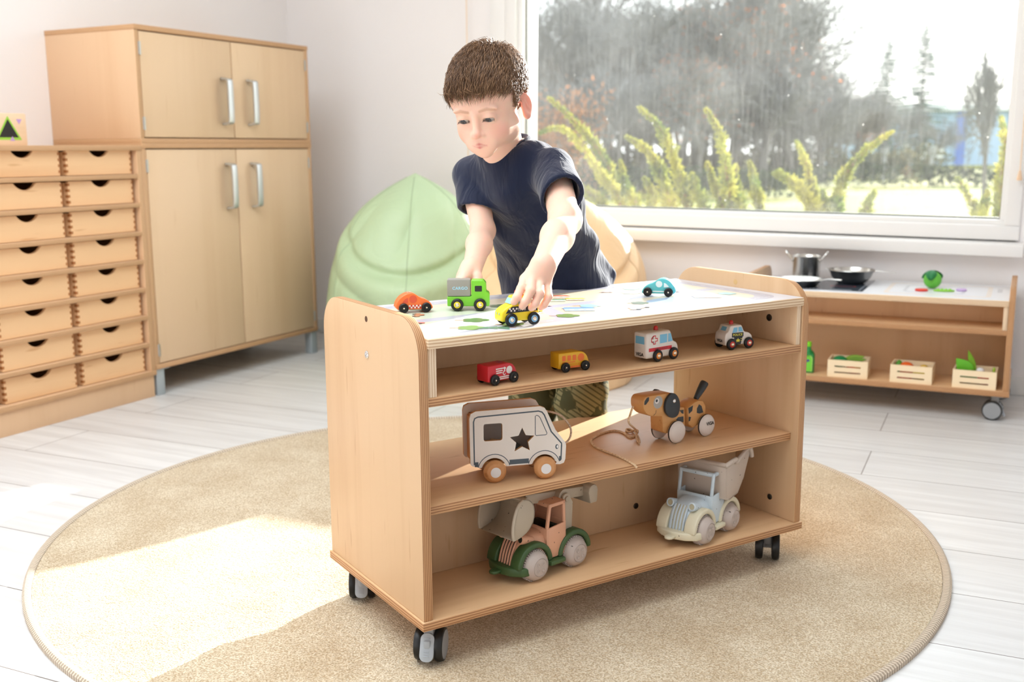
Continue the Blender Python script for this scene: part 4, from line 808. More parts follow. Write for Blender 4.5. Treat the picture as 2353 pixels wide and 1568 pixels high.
# photo reading: zoom px -> local x (forward = towards head), z.  near wheels at zx 1430 (front), 1875 (rear)
sx = .0850 / 445; DX = lambda zx: (1652 - zx) * sx; DZ = lambda zy, zx: (1050 - (zx - 1430) * .243 - zy) * .000133
def dpt(*q): return [(DX(a), DZ(b, a)) for a, b in q]
body = dpt((1190, 640), (1250, 645), (1265, 880), (1300, 910), (1440, 900), (1590, 780), (1575, 510), (1470, 510), (1420, 560))
head = dpt((975, 430), (975, 520), (1010, 600), (1080, 650), (1180, 655), (1290, 640), (1400, 600), (1440, 500), (1420, 330), (1340, 300), (1060, 350), (1000, 380))
rear = dpt((1620, 520), (1640, 770), (1710, 830), (1900, 700), (1900, 480), (1860, 400), (1790, 395), (1720, 430))
def dd(bm, pts, mi, w, k):
    for s in (-1, 1): poly(bm, [(a, s * (w / 2 + .0001 + k * .00004), b) for a, b in pts], mi)
bm = bmesh.new(); prism(bm, body, -W2 / 2, W2 / 2, 'y', .003, 0); dd(bm, dpt((1500, 555), (1560, 545), (1560, 610), (1530, 600)), 1, W2, 1); dd(bm, dpt((1450, 700), (1480, 660), (1560, 645), (1565, 735), (1500, 730)), 1, W2, 1); obj('front_body', bm, dm, dg)
W3 = .036; bm = bmesh.new(); prism(bm, smooth_prof(head + [head[0]], 3)[:-1], -W3 / 2, W3 / 2, 'y', .003, 0)
dd(bm, dpt((985, 485), (990, 430), (1020, 380), (1052, 365), (1050, 420), (1010, 480)), 1, W3, 1); dd(bm, [(DX(1180) + a, DZ(440, 1180) + b) for a, b in circ(0, 0, .0125, 20, .0125)], 2, W3, 1); dd(bm, [(DX(1165) + a, DZ(420, 1165) + b) for a, b in circ(0, 0, .0058, 18)], 3, W3, 2); dd(bm, [(DX(1160) + a, DZ(418, 1160) + b) for a, b in circ(0, 0, .0029, 14)], 1, W3, 3)
mo_ = [(DX(1155), DZ(560, 1155)), (DX(1152), DZ(595, 1152)), (DX(1138), DZ(620, 1138)), (DX(1117), DZ(640, 1117))]
for s in (-1, 1): strip(bm, mo_, .0009, s * (W3 / 2 + .0002), 1)
obj('head', bm, dm, dg)
for s in (-1, 1):
    bm = bmesh.new(); e = dpt((1340, 290), (1400, 300), (1450, 370), (1470, 480), (1450, 600), (1400, 655), (1330, 655), (1270, 590), (1255, 500), (1275, 390)); prism(bm, smooth_prof(e + [e[0]], 3)[:-1], s * (W3 / 2 + .0004), s * (W3 / 2 + .0065), 'y', .0012, 0); er = obj('ear', bm, db, dg)
    bm = bmesh.new(); ball(bm, (DX(1380), s * (W3 / 2 + .0065), DZ(405, 1380)), (.0042, .0022, .0042)); obj('rivet', bm, M['chrome'], er)
bm = bmesh.new(); prism(bm, rear, -W2 / 2, W2 / 2, 'y', .003, 0); dd(bm, dpt((1630, 520), (1700, 475), (1690, 560), (1640, 610)), 1, W2, 1); dd(bm, dpt((1640, 650), (1675, 655), (1660, 715), (1640, 725)), 1, W2, 1); dd(bm, dpt((1760, 590), (1760, 520), (1790, 455), (1830, 480), (1860, 580), (1800, 600)), 1, W2, 1); obj('rear_body', bm, dm, dg)
bm = bmesh.new(); box(bm, (DX(1640), -.008, DZ(700, 1610)), (DX(1570), .008, DZ(620, 1610)), .002); obj('joint', bm, dw, dg)
bm = bmesh.new(); p0, p1 = Vector((DX(1835), 0, DZ(395, 1835))), Vector((DX(1970), 0, DZ(130, 1970))); tube(bm, [p0, p0.lerp(p1, .1), p0.lerp(p1, .55), p0.lerp(p1, .92), p1, p1 + (p1 - p0) * .03], [.005, .0055, .0078, .0088, .0078, .004], 20); obj('tail', bm, db, dg)
for x in (.0425, -.0425):
    for s in (-1, 1):
        bm = bmesh.new(); lathe(bm, [(0, 0), (.019, 0), (.0218, .0022), (.0222, .0035), (.0226, .0038), (.0226, .0062), (.0222, .0066), (.0205, .0095), (.016, .0112), (0, .0120)], 40, mis=[0, 0, 0, 1, 1, 1, 0, 0, 0], M=T((x, s * (W2 / 2 + .001), wr), (-s * PI / 2, 0, 0)))
        if x < 0 and s > 0: text(bm, 'VIGA', .0095, T((x - .004, W2 / 2 + .0133, wr + .004), (PI / 2, 0, PI)), 2, .0003)
        obj('wheel', bm, [mat('dog_wheel_white', (226, 216, 208), .55), M['black'], PC['black']], dg, ang=60)
cordm = speck('rope_natural', (240, 216, 182), (212, 178, 138), .9, 420, .52)
def shelfpt(zx, zy, h=.0022):   # a point of the photo on the mid shelf -> dog local
    from mathutils import geometry
    pxx, pyy = 1340 + zx / 6.532, 860 + zy / 6.532
    dirn = r_ * ((pxx - 1176.5) / 2436.0) - u_ * ((pyy - 784) / 2436.0) + f_; t_ = (Z_MID + h - CAM.z) / dirn.z
    return dg.matrix_basis.inverted() @ (CAM + dirn * t_)
nose = Vector((DX(925), 0, DZ(530, 925))); bm = bmesh.new()
pts = [nose, nose + Vector((.006, 0, -.012)), nose + Vector((.012, .001, -.030)), shelfpt(790, 840, .016), shelfpt(800, 950, .006), shelfpt(835, 1035), shelfpt(845, 1000, .004), shelfpt(790, 880, .004), shelfpt(700, 830), shelfpt(645, 835), shelfpt(690, 870, .003), shelfpt(800, 840, .006), shelfpt(815, 880, .004), shelfpt(760, 940), shelfpt(690, 945), shelfpt(600, 880), shelfpt(480, 850), shelfpt(350, 870), shelfpt(200, 930), shelfpt(120, 1000), shelfpt(180, 1090), shelfpt(330, 1160), shelfpt(480, 1215), shelfpt(640, 1290), shelfpt(760, 1360), shelfpt(800, 1400, .001)]
tube(bm, spline(pts, 6), .0021, 8); obj('pull_cord', bm, cordm, dg)

# ------------------------------------------------------------------ plastic trucks on the bottom shelf
def plastic(n, c, c2=(70, 60, 50)): 
    return speck(n, c, c2, .42, 170, .74)
def truck(name, label, A, B, colors, bedkind):
    a, b = cw(*A), cw(*B); d = a - b; d.z = 0; n = Vector((-d.y, d.x, 0)).normalized()
    if n.dot(Vector((-.5, .86, 0))) < 0: n = -n
    wr = .0240; hw = .042; ctr = (a + b) / 2 + n * (hw + .002) * 1.182; wb = d.length / 2 / 1.182
    r = thing(name, label, 'toy truck', (ctr.x, ctr.y, Z_LOW), math.atan2(d.y, d.x)); r.scale = (1.182,) * 3
    cabm, frm, whm, bedm, dark = colors
    for sx_ in (1, -1):
        for s in (-1, 1):
            bm = bmesh.new(); Mx = T((sx_ * wb, s * (hw - .019), wr), (-s * PI / 2, 0, 0)); R = wr
            lathe(bm, [(0, 0), (R * .86, 0), (R * .955, .002), (R * .965, .010), (R * .93, .015), (R * .80, .0205), (R * .62, .0232), (R * .60, .0236), (R * .575, .0225), (R * .55, .0234), (R * .2, .0240), (0, .0241)], 44, 0, Mx)
            for k in range(40):
                q = 2 * PI * k / 40; box(bm, (-.0007, -.0008, .001), (.0020, .0008, .0120), .0004, 0, Mx @ T((R * .965 * math.cos(q), R * .965 * math.sin(q), 0), (0, 0, q)))
            w = obj('wheel', bm, whm, r, ang=50)
            bm = bmesh.new()
            for u, v in ((1, 1), (1, -1), (-1, 1), (-1, -1)): lathe(bm, [(.0028, .0004), (.0030, .0006), (.0024, .0009), (.0018, .0002), (0, .0001)], 12, M=Mx @ T((u * .0048, v * .0048, .0238)))
            obj('hub', bm, whm, w)
    # chassis: floor, fenders, bumper, hitch
    bm = bmesh.new(); box(bm, (-wb - .018, -.020, .020), (wb + .012, .020, .032), .003)
    box(bm, (-.016, -hw - .001, .017), (.016, hw + .001, .0245), .0025)
    for sx_ in (1, -1):
        for s in (-1, 1):
            Ro, Ri = wr + .0120, wr + .003; o_ = [(sx_ * wb + Ro * math.cos(math.radians(t_)), wr + Ro * math.sin(math.radians(t_))) for t_ in range(0, 186, 10)]; i_ = [(sx_ * wb + Ri * math.cos(math.radians(t_)), wr + Ri * math.sin(math.radians(t_))) for t_ in range(0, 186, 10)]
            prism(bm, o_ + i_[::-1], s * .016, s * (hw - .005), 'y', .0028, 0, None, 3, 40)
    bp = [(wb + .018, -hw), (wb + .030, -hw + .004), (wb + .041, -hw * .55), (wb + .046, 0), (wb + .041, hw * .55), (wb + .030, hw - .004), (wb + .018, hw), (wb + .014, hw - .004), (wb + .024, 0), (wb + .014, -hw + .004)]
    prism(bm, bp, .0135, .0265, 'z', .0035, 0, None, 3, 30)
    prism(bm, rrect(wb + .040, -.0075, wb + .060, .0075, .007, 4), .0165, .0215, 'z', .0018); lathe(bm, [(.0032, 0), (.0032, .0004), (0, .0004)], 14, 0, T((wb + .0525, 0, .0215)))
    prism(bm, rrect(-wb - .041, -.006, -wb - .028, .006, .0055, 4), .017, .022, 'z', .0015)
    obj('chassis', bm, frm, r, ang=45)
    # hood (rounded loft), grille ribs, lamps
    bm = bmesh.new(); x0, x1 = .010, wb + .031
    tb = bmesh.new(); rings = []
    for (x, zt_, hw_, zb_) in ((.006, .070, .031, .024), (.020, .070, .031, .024), (wb + .002, .0685, .0285, .024), (wb + .012, .064, .0265, .024), (wb + .020, .054, .0245, .023), (wb + .026, .040, .0235, .023), (wb + .030, .024, .0230, .022)):
        sec = []
        for k in range(17):
            t_ = PI * k / 16; cx_, sz = math.cos(t_), math.sin(t_); e = .55
            sec.append(tb.verts.new((x, hw_ * math.copysign(abs(cx_) ** e, cx_), zb_ + (zt_ - zb_) * sz ** e)))
        rings.append(sec)
    for p, q in zip(rings, rings[1:]):
        for k in range(16): tb.faces.new((p[k], p[k + 1], q[k + 1], q[k]))
    tb.faces.new(rings[0]); tb.faces.new(rings[-1][::-1]); bmesh.ops.recalc_face_normals(tb, faces=tb.faces); merge(bm, tb, None, 0)
    # grille: raised panel with dark slots following the nose curve
    nose_ = [(wb + .0135, .0640), (wb + .0215, .0535), (wb + .0275, .0400), (wb + .0312, .0255)]
    for k in range(5):
        y = (k - 2) * .0058; tube(bm, spline([(x + .0002, y, zz) for x, zz in nose_], 3), .0019, 6, 0)
    for k in range(4):
        y = (k - 1.5) * .0058; tube(bm, spline([(x - .0004, y, zz) for x, zz in nose_[:]], 3), .0012, 6, 1)
    hd = obj('hood', bm, [cabm, dark], r, ang=60)
    for s in (-1, 1):
        bm = bmesh.new(); Mx = T((wb + .006, s * .0205, .0625), (0, PI / 2 - .25, 0)); lathe(bm, [(0, -.012), (.0055, -.012), (.0072, .008), (.0072, .0125), (.0055, .0135), (.0048, .0128), (.0048, .0118), (0, .0118)], 22, mis=[0, 0, 0, 0, 0, 0, 1], M=Mx); obj('headlamp', bm, [cabm, dark], r)
    # cab: lower tub + window frame posts + roof
    bm = bmesh.new(); cx0, cx1 = -.024, .016; cwid = .034
    box(bm, (cx0, -cwid, .026), (cx0 + .004, cwid, .080), .0015); box(bm, (cx1 - .003, -cwid, .026), (cx1 + .001, cwid, .074), .0015)
    for s in (-1, 1): prism(bm, [(cx0, .026), (cx1, .026), (cx1, .074), (cx0, .078)], s * (cwid - .003), s * cwid, 'y', .001)
    zr = .112
    for s in (-1, 1):
        prism(bm, [(cx1 - .004, .073), (cx1 + .001, .073), (cx1 - .005, zr), (cx1 - .010, zr)], s * (cwid - .0055), s * (cwid - .0005), 'y', .0012)
        prism(bm, [(cx0, .077), (cx0 + .005, .077), (cx0 + .006, zr), (cx0 + .001, zr)], s * (cwid - .0055), s * (cwid - .0005), 'y', .0012)
        box(bm, (cx0 + .001, s * (cwid - .0065) - .0 if s > 0 else -cwid + .0005, zr - .006), (cx1 - .005, s * (cwid - .0005) if s > 0 else -cwid + .0065, zr), .002)
    box(bm, (cx1 - .012, -cwid + .001, zr - .007), (cx1 - .005, cwid - .001, zr), .002); box(bm, (cx0, -cwid + .002, .078), (cx0 + .003, cwid - .002, zr - .020 if bedkind == 'dump' else zr), .001)
    if bedkind != 'dump': box(bm, (cx0 + .001, -cwid + .002, zr - .003), (cx1 - .006, cwid - .002, zr - .0005), .001)
    else:
        for s in (-1, 1): box(bm, (cx0, min(s * .012, s * .033), zr - .012), (cx0 + .008, max(s * .012, s * .033), zr), .002)
    obj('cab', bm, cabm, r, ang=45)
    bm = bmesh.new(); box(bm, (cx0 + .004, -.026, .030), (cx0 + .014, .026, .072), .004); box(bm, (cx0 + .006, -.026, .030), (cx1 - .006, .026, .046), .003); obj('seat', bm, frm if bedkind == 'dump' else dark, r)
    return r, wb, hw
PEACH, SAND, MOSS, BLUEG, CREAM = plastic('peach_plastic', (222, 166, 134)), plastic('sand_plastic', (186, 172, 152)), plastic('moss_plastic', (62, 90, 50), (44, 66, 38)), plastic('pale_blue_plastic', (196, 208, 216)), plastic('cream_plastic', (218, 210, 184))
TAUP, TAUP2, DK = plastic('taupe_wheel_plastic', (190, 176, 168)), plastic('taupe_bed_plastic', (192, 176, 162)), mat('dark_plastic', (34, 40, 34), .5)
r, wb, hw = truck('toy_excavator', 'peach and green plastic excavator truck with sand bucket on the bottom shelf', (.2524, .0367), (.3512, .0545), (PEACH, MOSS, TAUP, SAND, DK), 'dig')
# pedestal, arm, bucket
bm = bmesh.new()
for s in (-1, 1): prism(bm, [(-wb - .004, .040), (-.030, .040), (-.028, .108)] + arc(-.036, .108, .009, 0, 180, 8)[1:] + [(-.050, .100), (-wb - .006, .072)], s * .019, s * .0235, 'y', .0012)
box(bm, (-wb - .002, -.0235, .032), (-.030, .0235, .044), .002)
for s in (-1, 1): lathe(bm, [(.0045, 0), (.0045, .0025), (.003, .003), (0, .003)], 16, 0, T((-.036, s * .0235, .108), (-s * PI / 2, 0, 0)))
obj('pedestal', bm, SAND, r)
bm = bmesh.new(); lathe(bm, [(0, -.0185), (.0125, -.0185), (.0125, .0185), (0, .0185)], 26, 0, T((-.036, 0, .110), (PI / 2, 0, 0)))
prism(bm, [(-.030, .100), (.038, .112), (.040, .122), (.036, .1275), (-.030, .119)], -.0085, .0085, 'y', .003); prism(bm, [(-.040, .101), (-.092, .096), (-.092, .113), (-.040, .119)], -.0085, .0085, 'y', .003)
prism(bm, [(-.108, .086), (-.092, .086), (-.088, .104)] + arc(-.099, .106, .011, 0, 180, 7), -.022, .022, 'y', .003); lathe(bm, [(0, -.0125), (.0105, -.0125), (.0105, .0125), (0, .0125)], 24, 0, T((.040, 0, .114), (PI / 2, 0, 0)))
obj('arm', bm, SAND, r)
bm = bmesh.new(); bw = .038   # scoop: curved shell with side cheeks
bc = [(.048, .131)] + [(.048 + .056 * math.sin(math.radians(t_)) * .0 + .0, 0) for t_ in ()] 
back = [(.060 - .0145 + .0, .133)] + [(.0905 - .045 * math.cos(math.radians(t_)), .1085 - .034 * math.sin(math.radians(t_))) for t_ in range(-45, 76, 12)]
back = [(.0705, .1345), (.058, .1325), (.049, .124), (.0462, .110), (.049, .096), (.058, .085), (.072, .078), (.088, .0745)]
sp_ = smooth_prof(back, 3); inn = [(x + .0025, zz + .0012) if zz < .11 else (x + .002, zz - .0022) for x, zz in sp_]
prism(bm, sp_ + inn[::-1], -bw, bw, 'y', .0006, 0, None, 1, 70)
cheek = sp_ + [(.0905, .0775), (.0915, .088), (.090, .102), (.086, .116), (.079, .128)]
for s in (-1, 1):
    prism(bm, cheek, s * (bw - .0022), s * bw, 'y', .0008); tube(bm, spline([(x, s * bw, zz) for x, zz in ((.0895, .0765), (.0912, .088), (.0898, .102), (.0858, .116), (.079, .128), (.0705, .1335))], 4), .0026, 8)
obj('bucket', bm, SAND, r, ang=50)
r, wb, hw = truck('toy_dump_truck', 'pale blue and cream plastic dump truck with tipped taupe bed on the bottom shelf', (.6271, .0054), (.7207, .0344), (BLUEG, CREAM, TAUP, TAUP2, plastic('khaki_plastic', (186, 178, 150))), 'dump')
bm = bmesh.new(); bw = .046
# bed: sloped tub, open top, rear lip; side outline (x,z)
so = [(-.030, .066), (-.018, .074), (-.012, .112), (-.030, .118), (-.085, .128), (-.095, .126), (-.092, .112), (-.074, .080), (-.050, .068)]
so = [(-.024, .058), (-.013, .064), (-.010, .122), (-.040, .126), (-.042, .120), (-.082, .136), (-.092, .128), (-.072, .088), (-.052, .064)]
for s in (-1, 1): prism(bm, so, s * (bw - .0028), s * bw, 'y', .0009)
prism(bm, [(-.013, .064), (-.010, .122), (-.0072, .122), (-.010, .062)], -bw, bw, 'y', .0008)
prism(bm, [(-.024, .058), (-.010, .062), (-.012, .066), (-.024, .061), (-.051, .067), (-.070, .089), (-.073, .088), (-.052, .0635)], -bw, bw, 'y', .0006)
for s in (-1, 1): tube(bm, spline([(-.0095, s * .0, .121), (-.0095, s * (bw - .004), .121), (-.012, s * (bw + .0), .1215), (-.040, s * (bw + .0005), .1255), (-.0415, s * (bw + .0005), .1205), (-.082, s * (bw + .0005), .1365), (-.091, s * (bw + .0005), .131), (-.0955, s * (bw + .0005), .118)], 4), .0042, 8)
bmesh.ops.translate(bm, verts=bm.verts, vec=(.004, 0, .004)); obj('bed', bm, TAUP2, r, ang=50)
bm = bmesh.new(); box(bm, (-.034, -.012, .030), (-.026, .012, .060), .001); obj('bed_hinge', bm, DK, r)
# ------------------------------------------------------------------ the child: smooth distance-field body, meshed with surface nets
def PX(x, y, d):
    v = CAM + (r_ * ((x - 1176.5) / 2436.0) - u_ * ((y - 784) / 2436.0) + f_) * d; return np.array(v, dtype=np.float64)
nrm = lambda v: v / np.linalg.norm(v)
def smin(a, b, k):
    if k <= 0: return np.minimum(a, b)
    h = np.clip(.5 + .5 * (b - a) / k, 0, 1); return b + (a - b) * h - k * h * (1 - h)
def smax(a, b, k): return -smin(-a, -b, k)
def cap(p, a, b, ra, rb=None):
    rb = ra if rb is None else rb; ab = b - a; t = np.clip((p - a) @ ab / (ab @ ab), 0, 1)
    return np.linalg.norm(p - a - t[:, None] * ab, axis=1) - (ra + (rb - ra) * t)
def ell(p, c, r):
    q = (p - np.array(c)) / np.array(r); k0 = np.linalg.norm(q, axis=1); k1 = np.linalg.norm(q / np.array(r), axis=1); return k0 * (k0 - 1) / np.maximum(k1, 1e-9)
def sph(p, c, r): return np.linalg.norm(p - np.array(c), axis=1) - r
def chain(p, pts, rs, k):
    d = None
    for i in range(len(pts) - 1):
        e = cap(p, pts[i], pts[i + 1], rs[i], rs[i + 1]); d = e if d is None else smin(d, e, k)
    return d
def nets(fn, lo, hi, h):
    lo = np.array(lo) - 3 * h; n = np.ceil((np.array(hi) + 3 * h - lo) / h).astype(int) + 1; B = 6
    n = ((n + B - 1) // B) * B; V = np.full(n, 1.0, np.float32); nb = n // B
    ii = np.stack(np.meshgrid(*[np.arange(k) for k in nb], indexing='ij'), -1).reshape(-1, 3); cc = lo + (ii * B + (B - 1) / 2) * h
    dc = np.concatenate([fn(c) for c in np.array_split(cc, max(1, len(cc) // 200000))]); act = np.abs(dc) < B * h * 1.35
    for q in ii[(~act) & (dc < 0)]: V[q[0] * B:q[0] * B + B, q[1] * B:q[1] * B + B, q[2] * B:q[2] * B + B] = -1
    aa = ii[act] * B; off = np.stack(np.meshgrid(*[np.arange(B)] * 3, indexing='ij'), -1).reshape(-1, 3)
    for ch in np.array_split(aa, max(1, len(aa) // 1500)):
        idx = (ch[:, None, :] + off[None]).reshape(-1, 3); V[idx[:, 0], idx[:, 1], idx[:, 2]] = fn(lo + idx * h)
    s = V < 0; c = np.zeros(tuple(n - 1), np.int8)
    for dx in (0, 1):
        for dy in (0, 1):
            for dz in (0, 1): c += s[dx:n[0] - 1 + dx, dy:n[1] - 1 + dy, dz:n[2] - 1 + dz]
    cells = np.argwhere((c > 0) & (c < 8)); vid = np.full(tuple(n - 1), -1, np.int32); vid[tuple(cells.T)] = np.arange(len(cells))
    acc = np.zeros((len(cells), 3)); cnt = np.zeros(len(cells)); cor = [(a, b, d) for a in (0, 1) for b in (0, 1) for d in (0, 1)]
    for a in cor:
        for k in range(3):
            if a[k]: continue
            b = list(a); b[k] = 1; va = V[cells[:, 0] + a[0], cells[:, 1] + a[1], cells[:, 2] + a[2]]; vb = V[cells[:, 0] + b[0], cells[:, 1] + b[1], cells[:, 2] + b[2]]
            m = (va < 0) != (vb < 0); t = np.where(m, va / np.where(m, va - vb, 1), 0); pt_ = np.tile(np.array(a, float), (len(cells), 1)); pt_[:, k] += t
            acc[m] += pt_[m]; cnt[m] += 1
    verts = lo + (cells + acc / cnt[:, None]) * h; faces = []
    for k in range(3):
        u, v = (k + 1) % 3, (k + 2) % 3; sl0 = [slice(None)] * 3; sl1 = [slice(None)] * 3; sl0[k] = slice(0, -1); sl1[k] = slice(1, None)
        e = np.argwhere(s[tuple(sl0)] != s[tuple(sl1)]); e = e[(e[:, u] > 0) & (e[:, v] > 0) & (e[:, u] < n[u] - 1) & (e[:, v] < n[v] - 1)]
        du = np.zeros(3, int); du[u] = 1; dv = np.zeros(3, int); dv[v] = 1
        q = np.stack([vid[tuple((e - du - dv).T)], vid[tuple((e - dv).T)], vid[tuple(e.T)], vid[tuple((e - du).T)]], 1); ins_ = s[tuple(e.T)]
        q[~ins_] = q[~ins_][:, ::-1]; faces.append(q)
    f = np.concatenate(faces); return verts, f[(f >= 0).all(1)]
def relax(v, f, n=2, w=.5):
    e = np.concatenate([f[:, [0, 1]], f[:, [1, 2]], f[:, [2, 3]], f[:, [3, 0]]])
    for _ in range(n):
        a = np.zeros_like(v); c = np.zeros(len(v)); np.add.at(a, e[:, 0], v[e[:, 1]]); np.add.at(c, e[:, 0], 1); np.add.at(a, e[:, 1], v[e[:, 0]]); np.add.at(c, e[:, 1], 1); v = v * (1 - w) + w * a / np.maximum(c, 1)[:, None]
    return v
def mesh_obj(name, v, f, mats, parent=None, cols=None, midx=None):
    me = bpy.data.meshes.new(name); me.from_pydata(v.tolist(), [], f.tolist()); 
    for m in (mats if isinstance(mats, list) else [mats]): me.materials.append(m)
    me.polygons.foreach_set('use_smooth', [True] * len(me.polygons))
    if midx is not None: me.polygons.foreach_set('material_index', midx.astype(int).tolist())
    if cols is not None:
        at = me.color_attributes.new('skin_tone', 'FLOAT_COLOR', 'POINT'); at.data.foreach_set('color', np.concatenate([cols, np.ones((len(cols), 1))], 1).astype(np.float32).ravel())
    o = bpy.data.objects.new(name, me); COL.objects.link(o)
    if parent is not None: o.parent = parent
    return o
# pose, read from the photograph: pixel and depth of each joint
J = dict(neck=PX(1164, 358, 2.135), shR=PX(1088, 408, 2.21), shL=PX(1270, 394, 2.07), elR=PX(1110, 530, 2.13), wrR=PX(1087, 612, 2.025), elL=PX(1299, 505, 1.95), wrL=PX(1251, 606, 1.80))
# ---- head frame
HC_ = PX(1123, 241, 2.035); Rr, Uu, Ff = np.array(r_), np.array(u_), np.array(f_)
yaw, pit, rol = math.radians(20), math.radians(31.5), math.radians(.5)
F = -Ff * math.cos(yaw) - Rr * math.sin(yaw); U = Uu.copy(); F2 = F * math.cos(pit) - U * math.sin(pit); U2 = U * math.cos(pit) + F * math.sin(pit); X2 = np.cross(U2, F2) * 1.0
X2 = nrm(np.cross(U2, F2)); 
if X2 @ Rr < 0: X2 = -X2
X3 = X2 * math.cos(rol) + U2 * math.sin(rol); U3 = U2 * math.cos(rol) - X2 * math.sin(rol)
HB = np.stack([X3, -F2, U3])          # rows: subject's left, back, up
toH = lambda p: (p - HC_) @ HB.T
fromH = lambda q: np.asarray(q) @ HB + HC_
HS = .975                              # head scale
def mir(q): m = q.copy(); m[:, 0] = np.abs(m[:, 0]); return m
EYE = np.array([.0258, -.0690, .000]); 
def head_sdf(p):
    q = toH(p) / HS; m = mir(q)
    d = ell(q, (0, .014, .036), (.0715, .087, .074))
    d = smin(d, ell(q, (0, -.036, .030), (.060, .044, .050)), .02)
    d = smin(d, ell(q, (0, -.026, -.024), (.0515, .056, .053)), .022)
    d = smin(d, sph(m, (.0245, -.049, -.033), .0240), .026)            # cheeks
    d = smin(d, sph(m, (.034, -.010, -.046), .025), .022)             # jaw corner
    d = smin(d, sph(q, (0, -.0665, -.0690), .0145), .024)             # chin
    d = smin(d, ell(q, (0, -.0745, -.0505), (.030, .0130, .021)), .014) # mouth mound
    d = smax(d, -ell(m, (.0262, -.0925, -.0005), (.0165, .0135, .0110)), .012)  # sockets
    d = smin(d, ell(m, (.026, -.0745, .0165), (.019, .0070, .0055)), .012)     # brow
    d = smin(d, cap(q, np.array((0, -.0800, .008)), np.array((0, -.0905, -.024)), .0052, .0068), .009)   # nose bridge
    d = smin(d, sph(q, (0, -.0938, -.0268), .0080), .006); d = smin(d, sph(m, (.0088, -.0855, -.0298), .0058), .005)
    d = smax(d, -sph(m, (.0052, -.0938, -.0355), .0026), .002)        # nostrils
    lid = sph(m, EYE, .0142); ap = EYE + np.array((0, -.0128, -.0038)); lid = smax(lid, -ell(m, ap, (.0124, .0085, .0039)), .0012)   # lids with a narrow slit (looking down)
    d = smin(d, lid, .0035); d = smax(d, -ell(m, ap, (.0118, .0060, .0035)), .001)
    d = smin(d, cap(m, np.array((0, -.0870, -.0470)), np.array((.0172, -.0828, -.0500)), .0031, .0015), .004)   # upper lip
    d = smin(d, cap(m, np.array((0, -.0860, -.0534)), np.array((.0132, -.0834, -.0524)), .0042, .0022), .004)   # lower lip
    d = smax(d, -cap(m, np.array((0, -.0918, -.0502)), np.array((.0180, -.0856, -.0510)), .0010), .0012)
    # ears
    ea = np.array((.0715, .018, -.013)); w = m - ea; ca, sa = math.cos(.42), math.sin(.42); e = np.stack([w[:, 0] * ca - w[:, 1] * sa, w[:, 0] * sa + w[:, 1] * ca, w[:, 2] + .10 * w[:, 1]], 1)
    er = ell(e, (0, 0, 0), (.0052, .0155, .0245)); er = smin(er, ell(e, (.000, -.004, -.018), (.0055, .009, .010)), .006)
    er = smax(er, -ell(e, (.0062, -.0015, .001), (.0062, .0095, .0160)), .003); er = smin(er, cap(e, np.array((.002, -.006, .010)), np.array((.002, .004, -.010)), .0024), .003)
    return smin(d, er, .006) * HS
neck_a = fromH((0, .022, -.045)); neck_b = J['neck'] - Uu * .03
def headneck(p):
    d = head_sdf(p); d = smin(d, cap(p, neck_a, neck_b, .043, .041), .016); return smin(d, cap(p, neck_b, neck_b - Uu * .035 + Ff * .05, .040, .036), .015)
# ---- arms and hands
def fing(p, pts, r0, r1):
    n = len(pts); rs = [r0 + (r1 - r0) * i / (n - 1) for i in range(n)]; return chain(p, pts, rs, .0028)
tx = lambda x, y, d: PX(x, y, d)
LH = dict(i=[tx(1206, 642, 1.795), tx(1197, 664, 1.768), tx(1187, 684, 1.757), tx(1181, 694, 1.758)], m=[tx(1222, 641, 1.788), tx(1219, 669, 1.759), tx(1207, 694, 1.755), tx(1200, 704, 1.760)],
          r=[tx(1240, 644, 1.790), tx(1241, 674, 1.764), tx(1229, 699, 1.762), tx(1221, 708, 1.767)], l=[tx(1257, 650, 1.797), tx(1261, 682, 1.775), tx(1251, 700, 1.772), tx(1243, 707, 1.776)],
          t=[tx(1222, 626, 1.822), tx(1206, 652, 1.838), tx(1200, 676, 1.836), tx(1202, 688, 1.830)])
def armL(p):
    d = chain(p, [J['shL'], J['elL'], J['elL'] * .6 + J['wrL'] * .4, J['wrL']], [.033, .0275, .0268, .0218], .020)
    pm = (LH['m'][0] + LH['r'][0]) / 2
    for k, r in (('i', .0098), ('m', .0105), ('r', .0105), ('l', .0092)): d = smin(d, cap(p, J['wrL'] * .75 + LH[k][0] * .25, LH[k][0] + (pm - LH[k][0]) * .05, .0155, r), .010)
    h = None
    for k, a, b in (('i', .0082, .0062), ('m', .0084, .0063), ('r', .0080, .0060), ('l', .0072, .0054)): e = fing(p, LH[k], a, b); h = e if h is None else np.minimum(h, e)
    d = smin(d, h, .0045); return smin(d, fing(p, [J['wrL'] * .5 + LH['t'][0] * .5] + LH['t'], .0125, .0066), .006)
rx = lambda x, y, d: PX(x, y, d)
RH = dict(i=[rx(1068, 636, 1.985), rx(1060, 650, 1.958), rx(1058, 664, 1.950), rx(1058, 672, 1.952)], m=[rx(1066, 634, 2.000), rx(1056, 647, 1.972), rx(1053, 663, 1.962), rx(1052, 671, 1.962)],
          r=[rx(1062, 634, 2.014), rx(1052, 648, 1.992), rx(1049, 664, 1.980), rx(1049, 671, 1.978)], l=[rx(1060, 636, 2.028), rx(1051, 650, 2.010), rx(1048, 664, 2.000), rx(1048, 671, 1.998)],
          t=[rx(1092, 624, 2.010), rx(1096, 638, 1.996), rx(1096, 650, 1.988), rx(1093, 660, 1.984)])
